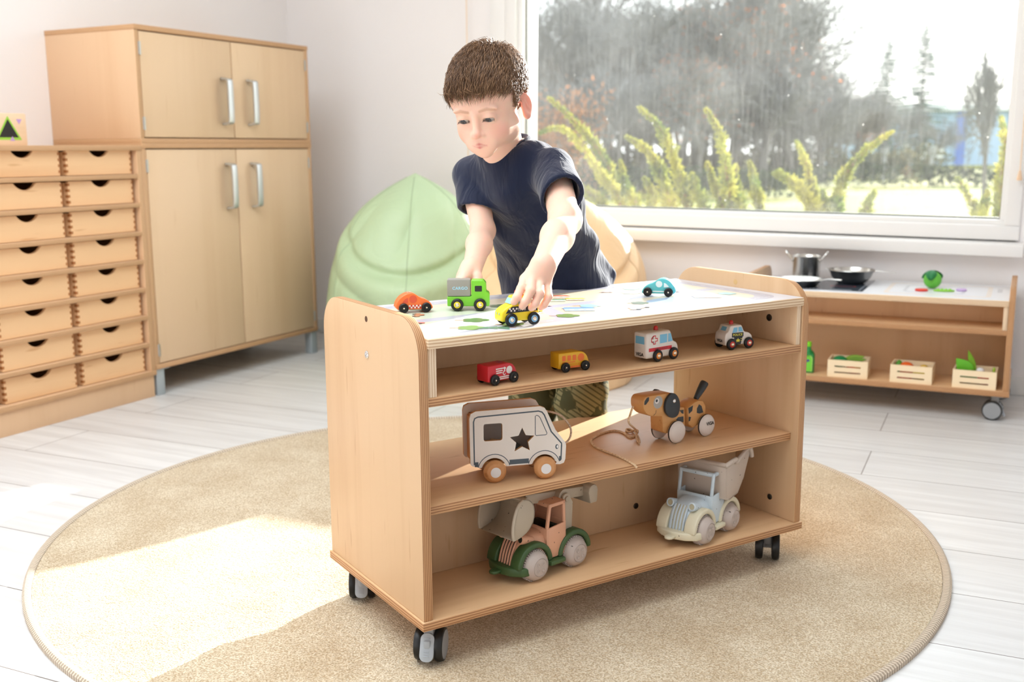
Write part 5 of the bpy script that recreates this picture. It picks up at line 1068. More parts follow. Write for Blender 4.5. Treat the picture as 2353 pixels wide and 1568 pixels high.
def armR(p):
    d = chain(p, [J['shR'], J['elR'], J['elR'] * .6 + J['wrR'] * .4, J['wrR']], [.029, .0235, .0245, .0190], .012)
    for k, r in (('i', .0115), ('m', .0110), ('r', .0105), ('l', .0095)): d = smin(d, cap(p, J['wrR'] * .75 + RH[k][0] * .25, RH[k][0], .0155, r), .010)
    h = None
    for k, a, b in (('i', .0086, .0066), ('m', .0088, .0066), ('r', .0082, .0062), ('l', .0074, .0056)): e = fing(p, RH[k], a, b); h = e if h is None else np.minimum(h, e)
    d = smin(d, h, .004); return smin(d, fing(p, [J['wrR'] * .4 + RH['t'][0] * .6] + RH['t'], .0125, .0078), .005)
# ---- torso frame
TC = [PX(1278, 735, 2.375), PX(1272, 650, 2.345), PX(1250, 560, 2.285), PX(1222, 475, 2.205), PX(1192, 412, 2.150), J['neck']]
TW = [.122, .116, .104, .103, .088, .050]; TD = [.088, .082, .075, .074, .066, .050]
SX = nrm(J['shL'] - J['shR']); 
def torso(p, grow=0.0, upto=6):
    d = None
    for i in range(len(TC) - 1):
        a, b = TC[i], TC[i + 1]; ax = nrm(b - a); X = nrm(SX - ax * (SX @ ax)); Y = np.cross(ax, X); w = p - a; L_ = np.linalg.norm(b - a); tz = w @ ax; t = np.clip(tz / L_, 0, 1); ex = tz - t * L_
        ww = TW[i] + (TW[i + 1] - TW[i]) * t + grow; dd_ = TD[i] + (TD[i + 1] - TD[i]) * t + grow
        k = np.sqrt((w @ X / ww) ** 2 + (w @ Y / dd_) ** 2 + (ex / np.minimum(ww, dd_)) ** 2); e = (k - 1) * np.minimum(ww, dd_); d = e if d is None else smin(d, e, .03)
    return d
slL = PX(1292, 452, 1.985); slR = PX(1101, 486, 2.165)
axL, axR = nrm(slL - J['shL']), nrm(slR - J['shR'])
def wrinkle(p):
    a = (p - TC[1]) @ SX; b = p @ Uu; c = p @ Ff
    return .0030 * np.sin(38 * a + 14 * b + 2.2 * np.sin(17 * b)) + .0026 * np.sin(-45 * a + 30 * b + 3 * np.sin(23 * a)) + .0022 * np.sin(70 * b + 25 * a + 2 * np.sin(31 * a))
hem_n = nrm(TC[1] - TC[0])
NAX = nrm(neck_a - neck_b)
def shirt0(p):
    d = torso(p, .004); d = smin(d, cap(p, J['neck'] - Uu * .012, J['shL'], .040, .040), .03); return smin(d, cap(p, J['neck'] - Uu * .012, J['shR'], .040, .041), .03)
def shirt(p):
    d = shirt0(p); fl = PX(1402, 626, 2.335); d = smin(d, cap(p, PX(1345, 585, 2.31), fl, .034, .014), .03)         # flared corner of the hem
    wr_ = wrinkle(p)
    eL = np.maximum(cap(p, J['shL'], slL + axL * .05, .0430, .0425) + .4 * wr_, (p - slL) @ nrm(axL + SX * .42)); eR = np.maximum(cap(p, J['shR'], slR + axR * .05, .0415, .0400) + .4 * wr_, (p - slR) @ nrm(axR - SX * .45))
    eL = np.maximum(eL, -cap(p, slL - axL * .030, slL + axL * .05, .0345, .0355)); eR = np.maximum(eR, -cap(p, slR - axR * .03, slR + axR * .05, .0325, .0335))
    d = smin(smin(d + wr_, eL, .012), eR, .010)
    d = np.maximum(d, -(cap(p, J['neck'] - NAX * .006, J['neck'] + NAX * .12, .0495, .060)))
    return np.maximum(d, -((p - TC[0]) @ hem_n) - .01)
# ---- legs
HPL, HPR = PX(1330, 745, 2.37), PX(1238, 748, 2.41); KL, KR = PX(1337, 925, 2.35), PX(1226, 925, 2.42)
def floorpt(k, dx=0): return np.array((k[0] + dx, k[1], .008))
AL, AR = floorpt(KL) + np.array((0, .01, .06)), floorpt(KR) + np.array((0, .01, .06))
def pants(p):
    d = smin(ell_o(p), smin(chain(p, [HPL, KL, AL], [.074, .0545, .050], .02), chain(p, [HPR, KR, AR], [.074, .054, .050], .02), .012), .03)
    b = p @ Uu; return d + .0022 * np.sin(60 * b + 30 * (p @ SX)) + .0015 * np.sin(110 * b - 40 * (p @ SX))
def ell_o(p): return cap(p, (HPL * .8 + HPR * .2), (HPR * .8 + HPL * .2), .082)
def bbox(*pts, m=.05): a = np.array(pts); return a.min(0) - m, a.max(0) + m
skin = mat('skin', (238, 190, 165), .48, spec=.35, sss=.55, sss_r=(1.0, .32, .18), sss_s=.006); t_ = NT(skin); at_ = t_.n('Attribute', attribute_name='skin_tone'); t_.l(at_.outputs[0], t_.b.inputs['Base Color'])
n_ = t_.n('TexNoise', iScale=420.0, iDetail=2.0); t_.l(t_.coord(), n_.inputs[0]); t_.bump(n_.outputs[0], .06, .0006)
kid = thing('child', 'young boy in a navy T-shirt leaning over the cart and holding the toy taxi', 'person', (KL[0], KL[1], .008))
parts = []
for fn, bb, h in ((headneck, bbox(fromH((.1, .12, .12)), fromH((-.1, -.11, -.11)), fromH((-.1, .12, .12)), fromH((.1, -.11, -.11)), neck_b - Uu * .07 + Ff * .03, m=.03), .0019),
                  (armL, bbox(J['shL'], J['elL'], J['wrL'], *[q for k in LH.values() for q in k], m=.045), .0018), (armR, bbox(J['shR'], J['elR'], J['wrR'], *[q for k in RH.values() for q in k], m=.045), .0018)):
    v, f = nets(fn, bb[0], bb[1], h); parts.append((relax(v, f, 1, .5), f))
def core(p):
    d = torso(p, -.012); d = smin(d, cap(p, J['neck'], J['shL'], .03, .034), .03); d = smin(d, cap(p, J['neck'], J['shR'], .03, .032), .03)
    d = smin(d, smin(chain(p, [HPL, KL, AL], [.060, .040, .030], .02), chain(p, [HPR, KR, AR], [.060, .040, .030], .02), .01), .03)
    for a in (AL, AR): d = smin(d, cap(p, a - np.array((0, 0, .025)), a + np.array((.05, -.075, -.038)), .026, .019), .015)
    return d
v, f = nets(core, *bbox(*TC, J['shL'], J['shR'], KL, KR, AL, AR, m=.13), .006); parts.append((relax(v, f, 2), f))
V_, F_, C_, o0 = [], [], [], 0
base = np.array(lin((240, 198, 176))[:3]); lipc = np.array(lin((206, 112, 108))[:3]); blush = np.array(lin((232, 160, 142))[:3]); browc = np.array(lin((170, 122, 88))[:3]); earc = np.array(lin((232, 150, 134))[:3])
for i, (v, f) in enumerate(parts):
    c = np.tile(base, (len(v), 1))
    if i == 0:
        q = toH(v) / HS; m = mir(q)
        def blend(c, w, col): return c * (1 - w[:, None]) + col * w[:, None]
        ss = lambda d, a, b: np.clip((b - d) / (b - a), 0, 1)
        c = blend(c, .55 * ss(np.linalg.norm((m - (.036, -.064, -.030)) / (1, 1, .9), axis=1), .004, .026), blush); c = blend(c, .5 * ss(np.linalg.norm(q - (0, -.096, -.027), axis=1), .004, .014), blush)
        lp = np.minimum(cap(m, np.array((0, -.0878, -.0474)), np.array((.0172, -.0834, -.0501)), .0026, .0012), cap(m, np.array((0, -.0870, -.0532)), np.array((.0136, -.0842, -.0522)), .0034, .0015)); c = blend(c, .85 * ss(lp, .0002, .0016), lipc)
        xz = m * (1, 0, 1); br = np.minimum(cap(xz, np.array((.012, 0, .0150)), np.array((.027, 0, .0185)), .0016, .0020), cap(xz, np.array((.027, 0, .0185)), np.array((.041, 0, .0150)), .0020, .0010)); c = blend(c, .50 * ss(br, 0, .0022) * (q[:, 1] < -.045), browc)
        er = sph(m, (.080, .020, -.013), .026); c = blend(c, .5 * ss(er, 0, .008), earc)
        ey = ell(m, (.0258, -.0818, -.0036), (.0128, .008, .0040)); c = blend(c, .75 * ss(ey, .0, .0012) * (q[:, 1] < -.07), np.array(lin((120, 78, 62))[:3]))
    V_.append(v); F_.append(f + o0); C_.append(c); o0 += len(v)
kv = np.array(kid.location)
body = mesh_obj('body', np.concatenate(V_) - kv, np.concatenate(F_), skin, kid, np.concatenate(C_))
# eyes
gz = nrm(np.array((-.10, -1.0, -.42)))
for s in (-1, 1):
    c0 = EYE * np.array((s, 1, 1)); bm = bmesh.new(); R = .0128
    lathe(bm, [(0, -R)] + [(R * math.sin(a), -R * math.cos(a)) for a in np.linspace(.2, PI - .60, 14)] + [(R * math.sin(a), R * math.cos(a)) for a in (.52, .46)] + [(R * math.sin(.20), R * math.cos(.20)), (R * math.sin(.16), R * math.cos(.16)), (0, R * 1.01)], 28, mis=[0] * 15 + [2, 1, 1, 2, 2][:5])
    q = Vector(gz).to_track_quat('Z', 'Y').to_matrix().to_4x4(); hm = Matrix([list(HB[:, i]) for i in range(3)]).to_4x4(); 
    Mx = Matrix.Translation(Vector(fromH(c0 * HS) - kv)) @ hm @ q @ Matrix.Scale(HS, 4)
    bmesh.ops.transform(bm, matrix=Mx, verts=bm.verts); obj('eye', bm, [mat('eye_white', (206, 196, 190), .2), mat('iris_grey_blue', (72, 82, 88), .15), mat('pupil', (14, 12, 12), .1)], kid, ang=180)  # eye white colour darkened to stand for the shadow on the eyes
# lashes: short fine hairs along the upper lid edge
bm = bmesh.new()
for s in (-1, 1):
    for k in range(17):
        u = (k / 16 - .5) * 2; a = np.array((s * (.0258 + u * .0112), -.0832 + .0030 * u * u + abs(u) * .0012, -.0012 - .0020 * u * u)); b = a + np.array((s * u * .0018, -.0042, -.0034))
        tube(bm, [Vector(fromH(a * HS) - kv), Vector(fromH((a + b) / 2 * HS + np.array((0, -.0003, -.0006))) - kv), Vector(fromH(b * HS) - kv)], [.00042, .0003, .0001], 4)
obj('eyelashes', bm, mat('lash_brown', (66, 44, 34), .6), kid)
# ---- hair: close cap plus several thousand short strands combed forward from the crown
def hairline(q):
    """positive inside the haired region (head units)"""
    y, zz, x = q[:, 1], q[:, 2], np.abs(q[:, 0])
    front = zz - (.0500 - .012 * np.clip((x - .035) / .03, 0, 1)); side = zz - (.010 - .020 * np.clip((y + .028) / .022, 0, 1)); ear_ = zz - .020 + .06 * np.clip((y - .030) / .012, 0, 1) * 1.1
    lim = np.where(y < -.030, front, np.where(y < -.008, np.maximum(np.minimum(side + .0, 1), zz - .034 * 1), np.where(y < .034, ear_, zz + .050)))
    return lim
def skull(q): return smin(ell(q, (0, .014, .036), (.0715, .087, .074)), ell(q, (0, -.036, .030), (.060, .044, .050)), .02)
def hcap(p):
    q = toH(p) / HS; d = skull(q) - .0042; g = hairline(q); return smax(d, -g, .004) * HS
v, f = nets(hcap, *bbox(fromH((.09, .12, .13)), fromH((-.09, -.11, -.07)), fromH((-.09, .12, .13)), fromH((.09, -.11, -.07)), m=.02), .0026); v = relax(v, f, 1)
hairm = mat('hair_brown', (124, 92, 66), .42, spec=.5); t_ = NT(hairm); a_ = t_.n('Attribute', attribute_name='strand'); t_.l(t_.ramp(a_.outputs['Fac'], [(.0, (92, 64, 44)), (.5, (130, 96, 68)), (1.0, (172, 132, 96))]), t_.b.inputs['Base Color'])
hv, hf = [v - kv], [f]; rg = np.random.default_rng(5)
q = toH(v) / HS; e1 = v[f[:, 1]] - v[f[:, 0]]; e2 = v[f[:, 2]] - v[f[:, 0]]; fn_ = np.cross(e1, e2); ar = np.linalg.norm(fn_, axis=1); fn_ = fn_ / np.maximum(ar, 1e-12)[:, None]; fc = v[f].mean(1); qc = toH(fc) / HS
outer = (skull(qc) > .0024); pick = rg.choice(np.where(outer)[0], 11000, p=ar[outer] / ar[outer].sum()); o1 = len(v)
nh = fn_[pick] @ HB.T; ph = qc[pick] + rg.normal(0, .0008, (len(pick), 3)); nh = np.where((np.sum(nh * (ph - (0, .0, .02)), 1) < 0)[:, None], -nh, nh)
crown = np.array((.012, .058, .090)); fl = ph - crown; fl = fl / np.linalg.norm(fl, axis=1)[:, None]; fl = fl + np.array((0, -.25, -.15)); fl = fl + rg.normal(0, .13, fl.shape)
fl = fl - nh * np.sum(fl * nh, 1)[:, None]; fl = fl / np.linalg.norm(fl, axis=1)[:, None]
top = np.clip((ph[:, 2] - .01) / .06, 0, 1); ln_ = (.011 + .019 * top) * rg.uniform(.7, 1.25, len(pick)); lift = (.20 + .40 * np.exp(-np.linalg.norm(ph - crown, axis=1) / .03)) * rg.uniform(.5, 1.4, len(pick))
s0 = ph - nh * .002; s1 = ph + fl * (ln_ * .5)[:, None] + nh * (ln_ * .5 * lift)[:, None]; s2 = ph + fl * ln_[:, None] + nh * (ln_ * lift * .55 - ln_ * ln_ * 6)[:, None]
side_ = np.cross(fl, nh); r0 = rg.uniform(.00035, .00060, len(pick))[:, None]; vs, fs = [], []
for c_, k in ((s0, 1.0), (s1, .85)):
    for a in (side_, -side_ * .5 + nh * .87, -side_ * .5 - nh * .87): vs.append(c_ + a * r0 * k)
vs.append(s2); vs = np.stack(vs, 1).reshape(-1, 3); vs = fromH(vs * HS) - kv; b0 = o1 + np.arange(len(pick)) * 7
quads = np.concatenate([np.stack([b0 + i, b0 + (i + 1) % 3, b0 + 3 + (i + 1) % 3, b0 + 3 + i], 1) for i in range(3)]); tris = np.concatenate([np.stack([b0 + 3 + i, b0 + 3 + (i + 1) % 3, b0 + 6], 1) for i in range(3)])
me = bpy.data.meshes.new('hair'); me.from_pydata(np.concatenate([v - kv, vs]).tolist(), [], f.tolist() + quads.tolist() + tris.tolist()); me.materials.append(hairm); sa_ = me.attributes.new('strand', 'FLOAT', 'POINT'); sa_.data.foreach_set('value', np.concatenate([np.full(len(v), .25), np.repeat(rg.uniform(0, 1, len(pick)) ** 1.2, 7)]).astype(np.float32)); me.polygons.foreach_set('use_smooth', [True] * len(me.polygons))
ho = bpy.data.objects.new('hair', me); COL.objects.link(ho); ho.parent = kid; ho['label'] = 'short brown hair combed forward'
# ---- clothes
navy = mat('navy_jersey', (24, 32, 56), .85, spec=.2); navy.node_tree.nodes['Principled BSDF'].inputs['Sheen Weight'].default_value = .25
t_ = NT(navy); n_ = t_.n('TexNoise', iScale=1.0, iDetail=3.0, iDistortion=.6); t_.l(t_.coord(scale=(26, 26, 7), rot=(.2, .35, 0)), n_.inputs[0]); t_.bump(n_.outputs[0], .75, .012)
v, f = nets(shirt, *bbox(*TC, J['shL'], J['shR'], slL, slR, PX(1400, 628, 2.335), m=.13), .0034); mesh_obj('t_shirt', relax(v, f, 2) - kv, f, navy, kid)
bm = bmesh.new(); cx0 = nrm(SX - NAX * (SX @ NAX)); cy0 = np.cross(NAX, cx0); ringp = []
for a in np.linspace(0, 2 * PI, 49)[:-1]:      # where the shirt meets the neck opening
    dr = cx0 * math.cos(a) + cy0 * math.sin(a); ts = np.linspace(-.05, .08, 90); pp = J['neck'] + dr * .0510 + NAX * ts[:, None]; k = np.argmax(shirt0(pp) > -.001); ringp.append(Vector(pp[k] - kv))
for _ in range(4): ringp = [(ringp[i - 1] + ringp[i] * 2 + ringp[(i + 1) % 48]) / 4 for i in range(48)]
tube(bm, ringp + [ringp[0]], .0050, 8, caps=False); obj('collar', bm, navy, kid)
camo = mat('camo_cotton', (104, 104, 76), .85, spec=.15); t_ = NT(camo); n1 = t_.n('TexNoise', iScale=14.0, iDetail=3.0, iDistortion=1.0); t_.l(t_.coord(), n1.inputs[0]); n2 = t_.n('TexNoise', iScale=19.0, iDetail=2.0); t_.l(t_.coord(loc=(3, 1, 2)), n2.inputs[0])
wv = t_.n('VectorMath', operation='DOT_PRODUCT'); wv.inputs[1].default_value = tuple((Vector(r_) * .55 + Vector(u_) * .83) * 620); t_.l(t_.coord(), wv.inputs[0]); wv2 = t_.n('Math', operation='SINE'); t_.l(wv.outputs['Value'], wv2.inputs[0]); c1_ = t_.ramp(n1.outputs[0], [(.44, (124, 118, 84)), (.46, (78, 80, 56))], 'CONSTANT'); c2_ = t_.ramp(n2.outputs[0], [(.52, (0, 0, 0)), (.54, (255, 255, 255))])
st_ = t_.ramp(wv2.outputs[0], [(.5, (140, 134, 98)), (.52, (92, 92, 66))], 'CONSTANT'); mx_ = t_.n('Mix', data_type='RGBA'); t_.l(c2_, mx_.inputs[0]); t_.l(c1_, mx_.inputs[6]); t_.l(st_, mx_.inputs[7]); t_.l(mx_.outputs[2], t_.b.inputs['Base Color'])
v, f = nets(pants, *bbox(HPL, HPR, KL, KR, AL, AR, m=.10), .0045); mesh_obj('trousers', relax(v, f, 2) - kv, f, camo, kid)
for a in (AL, AR):
    bm = bmesh.new(); sp0 = [(x, y) for x, y in ((-.034, -.060), (0, -.072), (.034, -.060), (.036, -.01), (.032, .045), (0, .056), (-.032, .045), (-.036, -.01))]
    Mx = T((a[0] + .018 - kv[0], a[1] - .03 - kv[1], 0), (0, 0, .55)); prism(bm, smooth_prof(sp0 + [sp0[0]], 4)[:-1], .0003, .014, 'z', .003, 1, Mx); prism(bm, [(x * .93, y * .95) for x, y in smooth_prof(sp0 + [sp0[0]], 4)[:-1]], .012, .045, 'z', .014, 0, Mx, 4); obj('shoe', bm, [mat('shoe_grey', (110, 112, 116), .7), mat('shoe_sole', (230, 230, 228), .6)], kid)
# ------------------------------------------------------------------ garden beyond the window
GZ = -.38
def groundpt(x, y, depth):      # a spot on the garden ground under photo pixel column x at that distance
    v = PX(x, y, depth); return Vector((v[0], v[1], GZ))
def leafmat(name, c, c2, tr=.45, scale=3.0):
    m = bpy.data.materials.new(name); m.use_nodes = True; t = m.node_tree; t.nodes.clear(); o = t.nodes.new('ShaderNodeOutputMaterial'); mx = t.nodes.new('ShaderNodeMixShader'); d = t.nodes.new('ShaderNodeBsdfDiffuse'); tl = t.nodes.new('ShaderNodeBsdfTranslucent')
    tc = t.nodes.new('ShaderNodeTexCoord'); n = t.nodes.new('ShaderNodeTexNoise'); n.inputs['Scale'].default_value = scale; r = t.nodes.new('ShaderNodeValToRGB'); r.color_ramp.elements[0].color = lin(c2); r.color_ramp.elements[1].color = lin(c); r.color_ramp.elements[0].position = .38; r.color_ramp.elements[1].position = .62
    L = t.links.new; L(tc.outputs['Object'], n.inputs[0]); L(n.outputs[0], r.inputs[0]); L(r.outputs[0], d.inputs[0]); L(r.outputs[0], tl.inputs[0]); mx.inputs[0].default_value = tr; L(d.outputs[0], mx.inputs[1]); L(tl.outputs[0], mx.inputs[2]); L(mx.outputs[0], o.inputs[0]); return m
lawnm = mat('winter_lawn', (168, 170, 84), .95, spec=.1); t_ = NT(lawnm); n_ = t_.n('TexNoise', iScale=.35, iDetail=5.0); t_.l(t_.coord(), n_.inputs[0]); t_.l(t_.ramp(n_.outputs[0], [(.35, (96, 108, 42)), (.55, (134, 134, 60)), (.7, (156, 146, 84))]), t_.b.inputs['Base Color'])
bm = bmesh.new(); box(bm, (-70, WY + .32, GZ - .3), (70, 115, GZ)); tag(obj('lawn', bm, lawnm), kind='structure')
class Tri:      # fast triangle soup
    def __init__(s): s.v = []; s.f = []
    def tube3(s, a, b, ra, rb):
        d = (b - a); d = d / max(np.linalg.norm(d), 1e-9); o = np.cross(d, (0, 0, 1) if abs(d[2]) < .9 else (1, 0, 0)); o = o / np.linalg.norm(o); w = np.cross(d, o); n = len(s.v)
        for c, r in ((a, ra), (b, rb)):
            for k in range(3): s.v.append(c + (o * math.cos(k * 2.094) + w * math.sin(k * 2.094)) * r)
        for k in range(3): s.f.append((n + k, n + (k + 1) % 3, n + 3 + (k + 1) % 3, n + 3 + k))
    def leaf(s, a, d, w, l, wd):
        n = len(s.v); s.v += [a, a + d * l * .45 + w * wd, a + d * l, a + d * l * .45 - w * wd]; s.f.append((n, n + 1, n + 2, n + 3))
    def obj(s, name, m, parent=None): return mesh_obj(name, np.array(s.v), np.array(s.f), m, parent)
def unit(v): return v / max(np.linalg.norm(v), 1e-9)
BARK = mat('grey_bark', (104, 100, 94), .9); TWIG = mat('grey_twigs', (120, 121, 120), .9); RUST = leafmat('rust_leaves', (196, 120, 66), (170, 96, 56), .5)
def bare_tree(seed, H=9.0, rust=0, name='bare_tree', spread=.55):
    g = np.random.default_rng(seed); tr, tw, lf = Tri(), Tri(), Tri(); tips = []
    def grow(p, d, L_, r, lv):
        n = 3 if lv < 3 else 2; q = p
        for i in range(n):
            d2 = unit(d + g.normal(0, .10 + .05 * lv, 3) + np.array((0, 0, .06))); e = q + d2 * L_ / n; (tr if lv < 2 else tw).tube3(q, e, r * (1 - .25 * i / n), r * (1 - .25 * (i + 1) / n)); q = e; d = d2
            if lv >= 3: tips.append(e)
            if lv < 5 and (i > 0 or lv > 0):
                for k in range(2 if lv < 4 else 1):
                    a = g.uniform(0, 2 * PI); o = unit(np.cross(d, (math.cos(a), math.sin(a), .3))); nd = unit(d + o * g.uniform(spread, spread + .5)); grow(q, nd, L_ * g.uniform(.50, .72), r * .52, lv + 1)
        if lv < 5: grow(q, d, L_ * .64, r * .62, lv + 1)
    grow(np.zeros(3), np.array((0, 0, 1.)), H * .34, .13, 0)
    if rust:
        for p in tips:
            if g.random() < .06: lf.leaf(p, unit(g.normal(0, 1, 3)), unit(g.normal(0, 1, 3)), .10, .045)
    o = thing(name, '', 'tree'); tr.obj('trunk', BARK, o); tw.obj('twigs', TWIG, o)
    if rust and lf.v: lf.obj('leaves', RUST, o)
    return o
THK = bare_tree(91, 4.6, 0, 'thicket_shrub', .35)
for i, (px_, dep, sc) in enumerate(((1260, 30, .8), (1330, 33, .9), (1400, 35, 1.0), (1470, 32, .9), (1540, 36, 1.05), (1610, 34, 1.0), (1680, 37, 1.05), (1750, 35, 1.0), (1820, 38, .95), (1890, 40, .9), (1960, 42, .85), (1365, 40, 1.2), (1505, 42, 1.25), (1645, 42, 1.25), (1790, 43, 1.1), (1930, 46, .9))):
    o = THK if i == 0 else dup(THK); o.location = groundpt(px_, 345, dep); o.scale = (sc * 1.5, sc * 1.5, sc); o.rotation_euler = (0, 0, i * 1.7); tag(o, 'bare many-branched shrub low in the blurred thicket outside the window', 'shrub', 'thicket shrubs outside the window')
TV = [bare_tree(11), bare_tree(23, 9.5, 0, spread=.45), bare_tree(37, 8.0, 1), bare_tree(51, 9.0, 0, spread=.65)]
spots = [(1245, 34, 2, .50), (1300, 46, 0, .70), (1345, 38, 1, .85), (1400, 50, 2, 1.15), (1440, 42, 1, 1.12), (1490, 36, 0, .95), (1530, 48, 3, 1.28), (1575, 40, 1, 1.18), (1620, 52, 0, 1.36), (1655, 37, 2, 1.02), (1700, 45, 1, 1.15), (1745, 50, 3, 1.05), (1790, 40, 0, .72), (1835, 46, 2, .78), (1880, 52, 1, .66), (1940, 50, 3, .62), (1985, 54, 2, .60), (2050, 58, 0, .55), (2150, 62, 3, .42), (1272, 60, 3, .70), (1370, 62, 3, 1.3), (1470, 60, 0, 1.3), (1560, 64, 2, 1.45), (1680, 62, 0, 1.4), (1770, 64, 2, 1.1), (1420, 30, 3, .55), (1600, 31, 2, .6), (1860, 36, 3, .5)]
for i, (px_, dep, k, sc) in enumerate(spots):
    o = TV[k] if k not in [s[2] for s in spots[:i]] else dup(TV[k])
    p = groundpt(px_, 345, dep); o.location = p; o.scale = (sc * 1.15, sc * 1.15, sc); o.rotation_euler = (0, 0, rnd.uniform(0, 6.28))
    tag(o, 'leafless grey tree of the blurred thicket outside the window' if k != 2 else 'leafless tree with some rusty leaves in the thicket outside the window', 'tree', 'bare trees outside the window' if k != 2 else 'rusty-leaved trees outside the window')
# bushes: undergrowth below the trees
UND = leafmat('undergrowth', (110, 106, 80), (74, 80, 62), .3, .6); HED = leafmat('hedge_leaves', (62, 74, 48), (36, 48, 34), .12, 2.0)
def bush(seed, sx, sy, sz, n, m, name, label, cat, p, leafl=.22, group=None, rz=0):
    g = np.random.default_rng(seed); t = Tri()
    for _ in range(n):
        u = g.uniform(-1, 1, 3); u[2] = abs(u[2]) ** .6; 
        if abs(u[0]) > .97 or True: q = u * np.array((sx, sy, sz)); q[2] *= (1 - .25 * g.random()) * (.82 + .18 * math.sin(u[0] * 7 + seed) * math.cos(u[0] * 3.1))
        t.leaf(q, unit(g.normal(0, 1, 3) + np.array((0, 0, .5))), unit(g.normal(0, 1, 3)), leafl * g.uniform(.6, 1.3), leafl * .35)
    o = t.obj(name, m); o.location = p; o.rotation_euler = (0, 0, rz); return tag(o, label, cat, group)
bush(1, 13, 1.0, .72, 7000, HED, 'clipped_hedge', 'long dark clipped hedge across the lawn at the right of the window', 'hedge', groundpt(1990, 345, 34) , .16, rz=.46)
bush(2, 5, .9, 1.0, 3500, HED, 'wild_hedge', 'dark low hedge in front of the trees at the left of the window', 'hedge', groundpt(1400, 345, 27), .16, rz=.46)
bush(3, 13, 2.0, 1.5, 5200, UND, 'undergrowth', 'brownish undergrowth beneath the bare trees', 'bushes', groundpt(1430, 345, 44), .30, rz=.46)
bush(4, 1.6, 1.4, 3.2, 4200, leafmat('russet_leaves', (190, 130, 90), (140, 104, 78), .5, .8), 'russet_bush', 'russet brown bush at the left edge of the window view', 'bush', groundpt(1225, 345, 26), .09)
# spruces
SPR = leafmat('spruce_needles', (104, 124, 114), (70, 92, 88), .25, .8)
def spruce(seed):
    g = np.random.default_rng(seed); t, tk = Tri(), Tri(); H = 9.0
    for i in range(34):
        zz = .5 + (H - .6) * (i / 33) ** .9; R = 3.3 * (1 - zz / H) ** .85 + .12
        for k in range(9):
            a = g.uniform(0, 2 * PI); d = np.array((math.cos(a), math.sin(a), -.22 + .3 * zz / H)); L_ = R * g.uniform(.6, 1.1); p = np.array((0, 0, zz))
            for s in range(9):
                q = p + d * L_ * (s + .5) / 9; sd = np.array((-d[1], d[0], 0.)); w = .34 * (1 - s / 11) * min(1, R)
                for e in (-1, 1): t.leaf(q, unit(d * .6 + sd * e + np.array((0, 0, -.25))), unit(np.cross(sd, d)) * .5 + d * .2, w + .12, .15)
    tk.tube3(np.zeros(3), np.array((0, 0, H)), .14, .02); o = thing('spruce', '', 'tree'); t.obj('needles', SPR, o); tk.obj('trunk', BARK, o); return o
sp_a = spruce(3); lab = ['spruce with a slim top standing third from the right on the skyline', 'spruce tree directly left of the tallest one on the right skyline', 'taller spruce on the right skyline just left of the blue building']
for i, (px_, dep, sc) in enumerate(((1835, 60, .82), (2030, 66, .88), (2112, 68, .98))):
    o = sp_a if i == 0 else dup(sp_a); o.location = groundpt(px_, 345, dep); o.scale = (sc * .8, sc * .8, sc); o.rotation_euler = (0, 0, i * 2.1); tag(o, lab[i], 'tree')
# young tree with thin stem at the right of the view
o = bare_tree(77, 3.4, 0, 'sapling', .4); o.location = groundpt(2268, 345, 17); o.scale = (.34, .34, 1.0); tag(o, 'thin young tree rising in front of the blue building', 'tree')
# junipers close to the window
JUN = leafmat('juniper_gold', (172, 166, 72), (104, 120, 54), .42, 5.0); JST = mat('juniper_stem', (150, 112, 78), .9)
def plume(t, st, P, wid, g, dens):
    pts = spline(P, 14); n = len(pts)
    for i in range(n - 1):
        a, b = np.array(pts[i]), np.array(pts[i + 1]); f = i / (n - 1); st.tube3(a, b, .012 * (1 - f) + .003, .012 * (1 - f) + .002); d = unit(b - a)
        w = .55 * wid * (1 - f) ** .85 * min(1, .5 + 1.4 * f) * (.75 + .25 * math.sin(23 * f + wid * 90)) + .005
        for _ in range(int(dens * (1 - .45 * f))):
            o = unit(np.cross(d, g.normal(0, 1, 3))); sd = unit(d * g.uniform(.5, 1.1) + o * g.uniform(.5, 1.1)); base_ = a + (b - a) * g.random(); L_ = w * g.uniform(.5, 1.25)
            for s in range(4):
                q = base_ + sd * L_ * s / 4; t.leaf(q, unit(sd + g.normal(0, .45, 3)), unit(np.cross(sd, g.normal(0, 1, 3))), .014 + .028 * (1 - f) + .25 * w * (1 - s / 5), .0035 + .004 * (1 - f) + .012 * w)
def juniper(seed, dep, stems, label):
    g = np.random.default_rng(seed); t, st = Tri(), Tri(); b0 = PX(stems[0][0][0][0], 560, dep); b0[2] = GZ
    for P, w in stems:
        pts = [PX(x, y, dep + g.normal(0, .1)) - b0 for x, y in P]; foot = np.array((pts[0][0] * .6, pts[0][1] * .6, 0.0)); plume(t, st, [foot] + pts, w, g, 15)
    o = thing('juniper', label, 'shrub', tuple(b0)); t.obj('foliage', JUN, o); st.obj('stems', JST, o); return o
juniper(1, 6.2, [([(1440, 520), (1395, 380), (1330, 290), (1262, 225)], .20), ([(1430, 500), (1380, 400), (1300, 300), (1240, 305)], .12), ([(1400, 520), (1350, 440), (1290, 420)], .15), ([(1470, 520), (1440, 430), (1425, 370)], .16)], 'golden juniper bending left, nearest the child outside the window')
juniper(2, 5.8, [([(1580, 520), (1560, 400), (1520, 300), (1470, 248)], .20), ([(1545, 520), (1520, 410), (1490, 350), (1440, 315)], .16), ([(1620, 520), (1600, 440), (1590, 400)], .17), ([(1500, 520), (1500, 450), (1480, 410)], .15)], 'golden juniper with a hooked tip, second from the left outside')
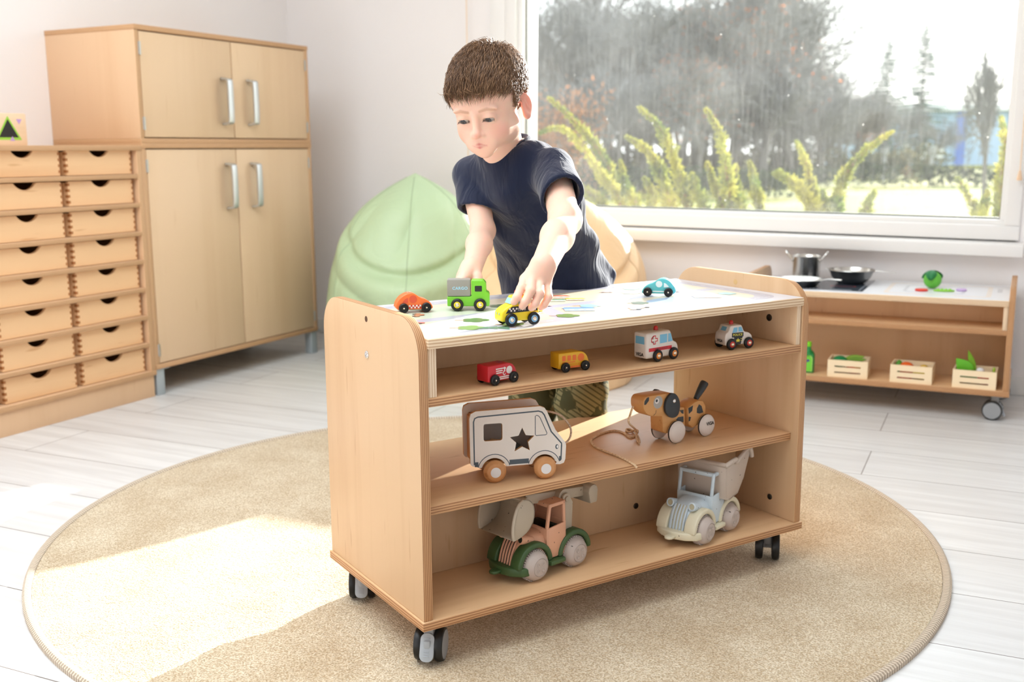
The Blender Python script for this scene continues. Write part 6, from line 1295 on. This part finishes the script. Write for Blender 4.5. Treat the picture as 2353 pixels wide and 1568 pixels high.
juniper(3, 6.0, [([(1680, 520), (1670, 400), (1655, 310), (1622, 252)], .19), ([(1665, 520), (1640, 420), (1625, 375)], .14), ([(1705, 520), (1695, 440), (1690, 380)], .14)], 'narrow golden juniper in the middle of the window')
juniper(4, 6.3, [([(1745, 520), (1738, 440), (1730, 400), (1722, 372)], .12)], 'small golden juniper right of the narrow middle one')
juniper(5, 5.6, [([(1870, 540), (1850, 450), (1800, 405), (1780, 400)], .16), ([(1880, 540), (1870, 450), (1850, 370), (1830, 325)], .10), ([(1920, 540), (1930, 430), (1975, 360), (2050, 302)], .16), ([(1900, 560), (1895, 480), (1890, 440)], .18), ([(1990, 540), (1990, 480), (2010, 440)], .14)], 'low forked golden juniper right of the middle of the window')
juniper(6, 5.4, [([(2290, 560), (2300, 420), (2310, 330), (2300, 270)], .17), ([(2260, 560), (2240, 480), (2200, 410)], .14), ([(2240, 560), (2260, 480), (2270, 440)], .18)], 'golden juniper at the far right edge of the window')
# blue building far right
bp = groundpt(2165, 345, 74); bl = thing('blue_building', 'low pale blue hall with white flat roof behind the lawn at the right', 'building', tuple(bp), .46)
bm = bmesh.new(); box(bm, (-6.2, 0, 0), (14, 9, 3.7)); o = obj('wall', bm, mat('blue_cladding', (150, 178, 206), .7), bl)
bm = bmesh.new(); box(bm, (-6.6, -.4, 3.7), (14.4, 9.4, 4.15), .03); obj('roof', bm, mat('white_roof', (226, 230, 234), .7), bl)
bm = bmesh.new(); box(bm, (.9, -.12, 0), (1.5, .02, 3.7)); obj('pillar', bm, mat('deep_blue', (84, 116, 190), .6), bl)
for x in (-2.9, -1.8, -.7): bm = bmesh.new(); box(bm, (x, -.05, .3), (x + .8, .02, 1.5)); obj('window', bm, mat('pale_window', (222, 226, 222), .3), bl)
for i, px_ in enumerate((2033, 2142)):
    bm = bmesh.new(); tube(bm, [(0, 0, 0), (0, 0, 1.0)], .07, 8); tube(bm, [(0, 0, 1.0), (0, 0, 1.25)], [.14, .17], 10); o = obj('bollard', bm, mat('bollard_grey', (150, 152, 156), .6)); o.location = groundpt(px_, 345, 40); tag(o, ['left of two grey lamp bollards on the far lawn', 'right of two grey lamp bollards on the far lawn'][i], 'bollard')
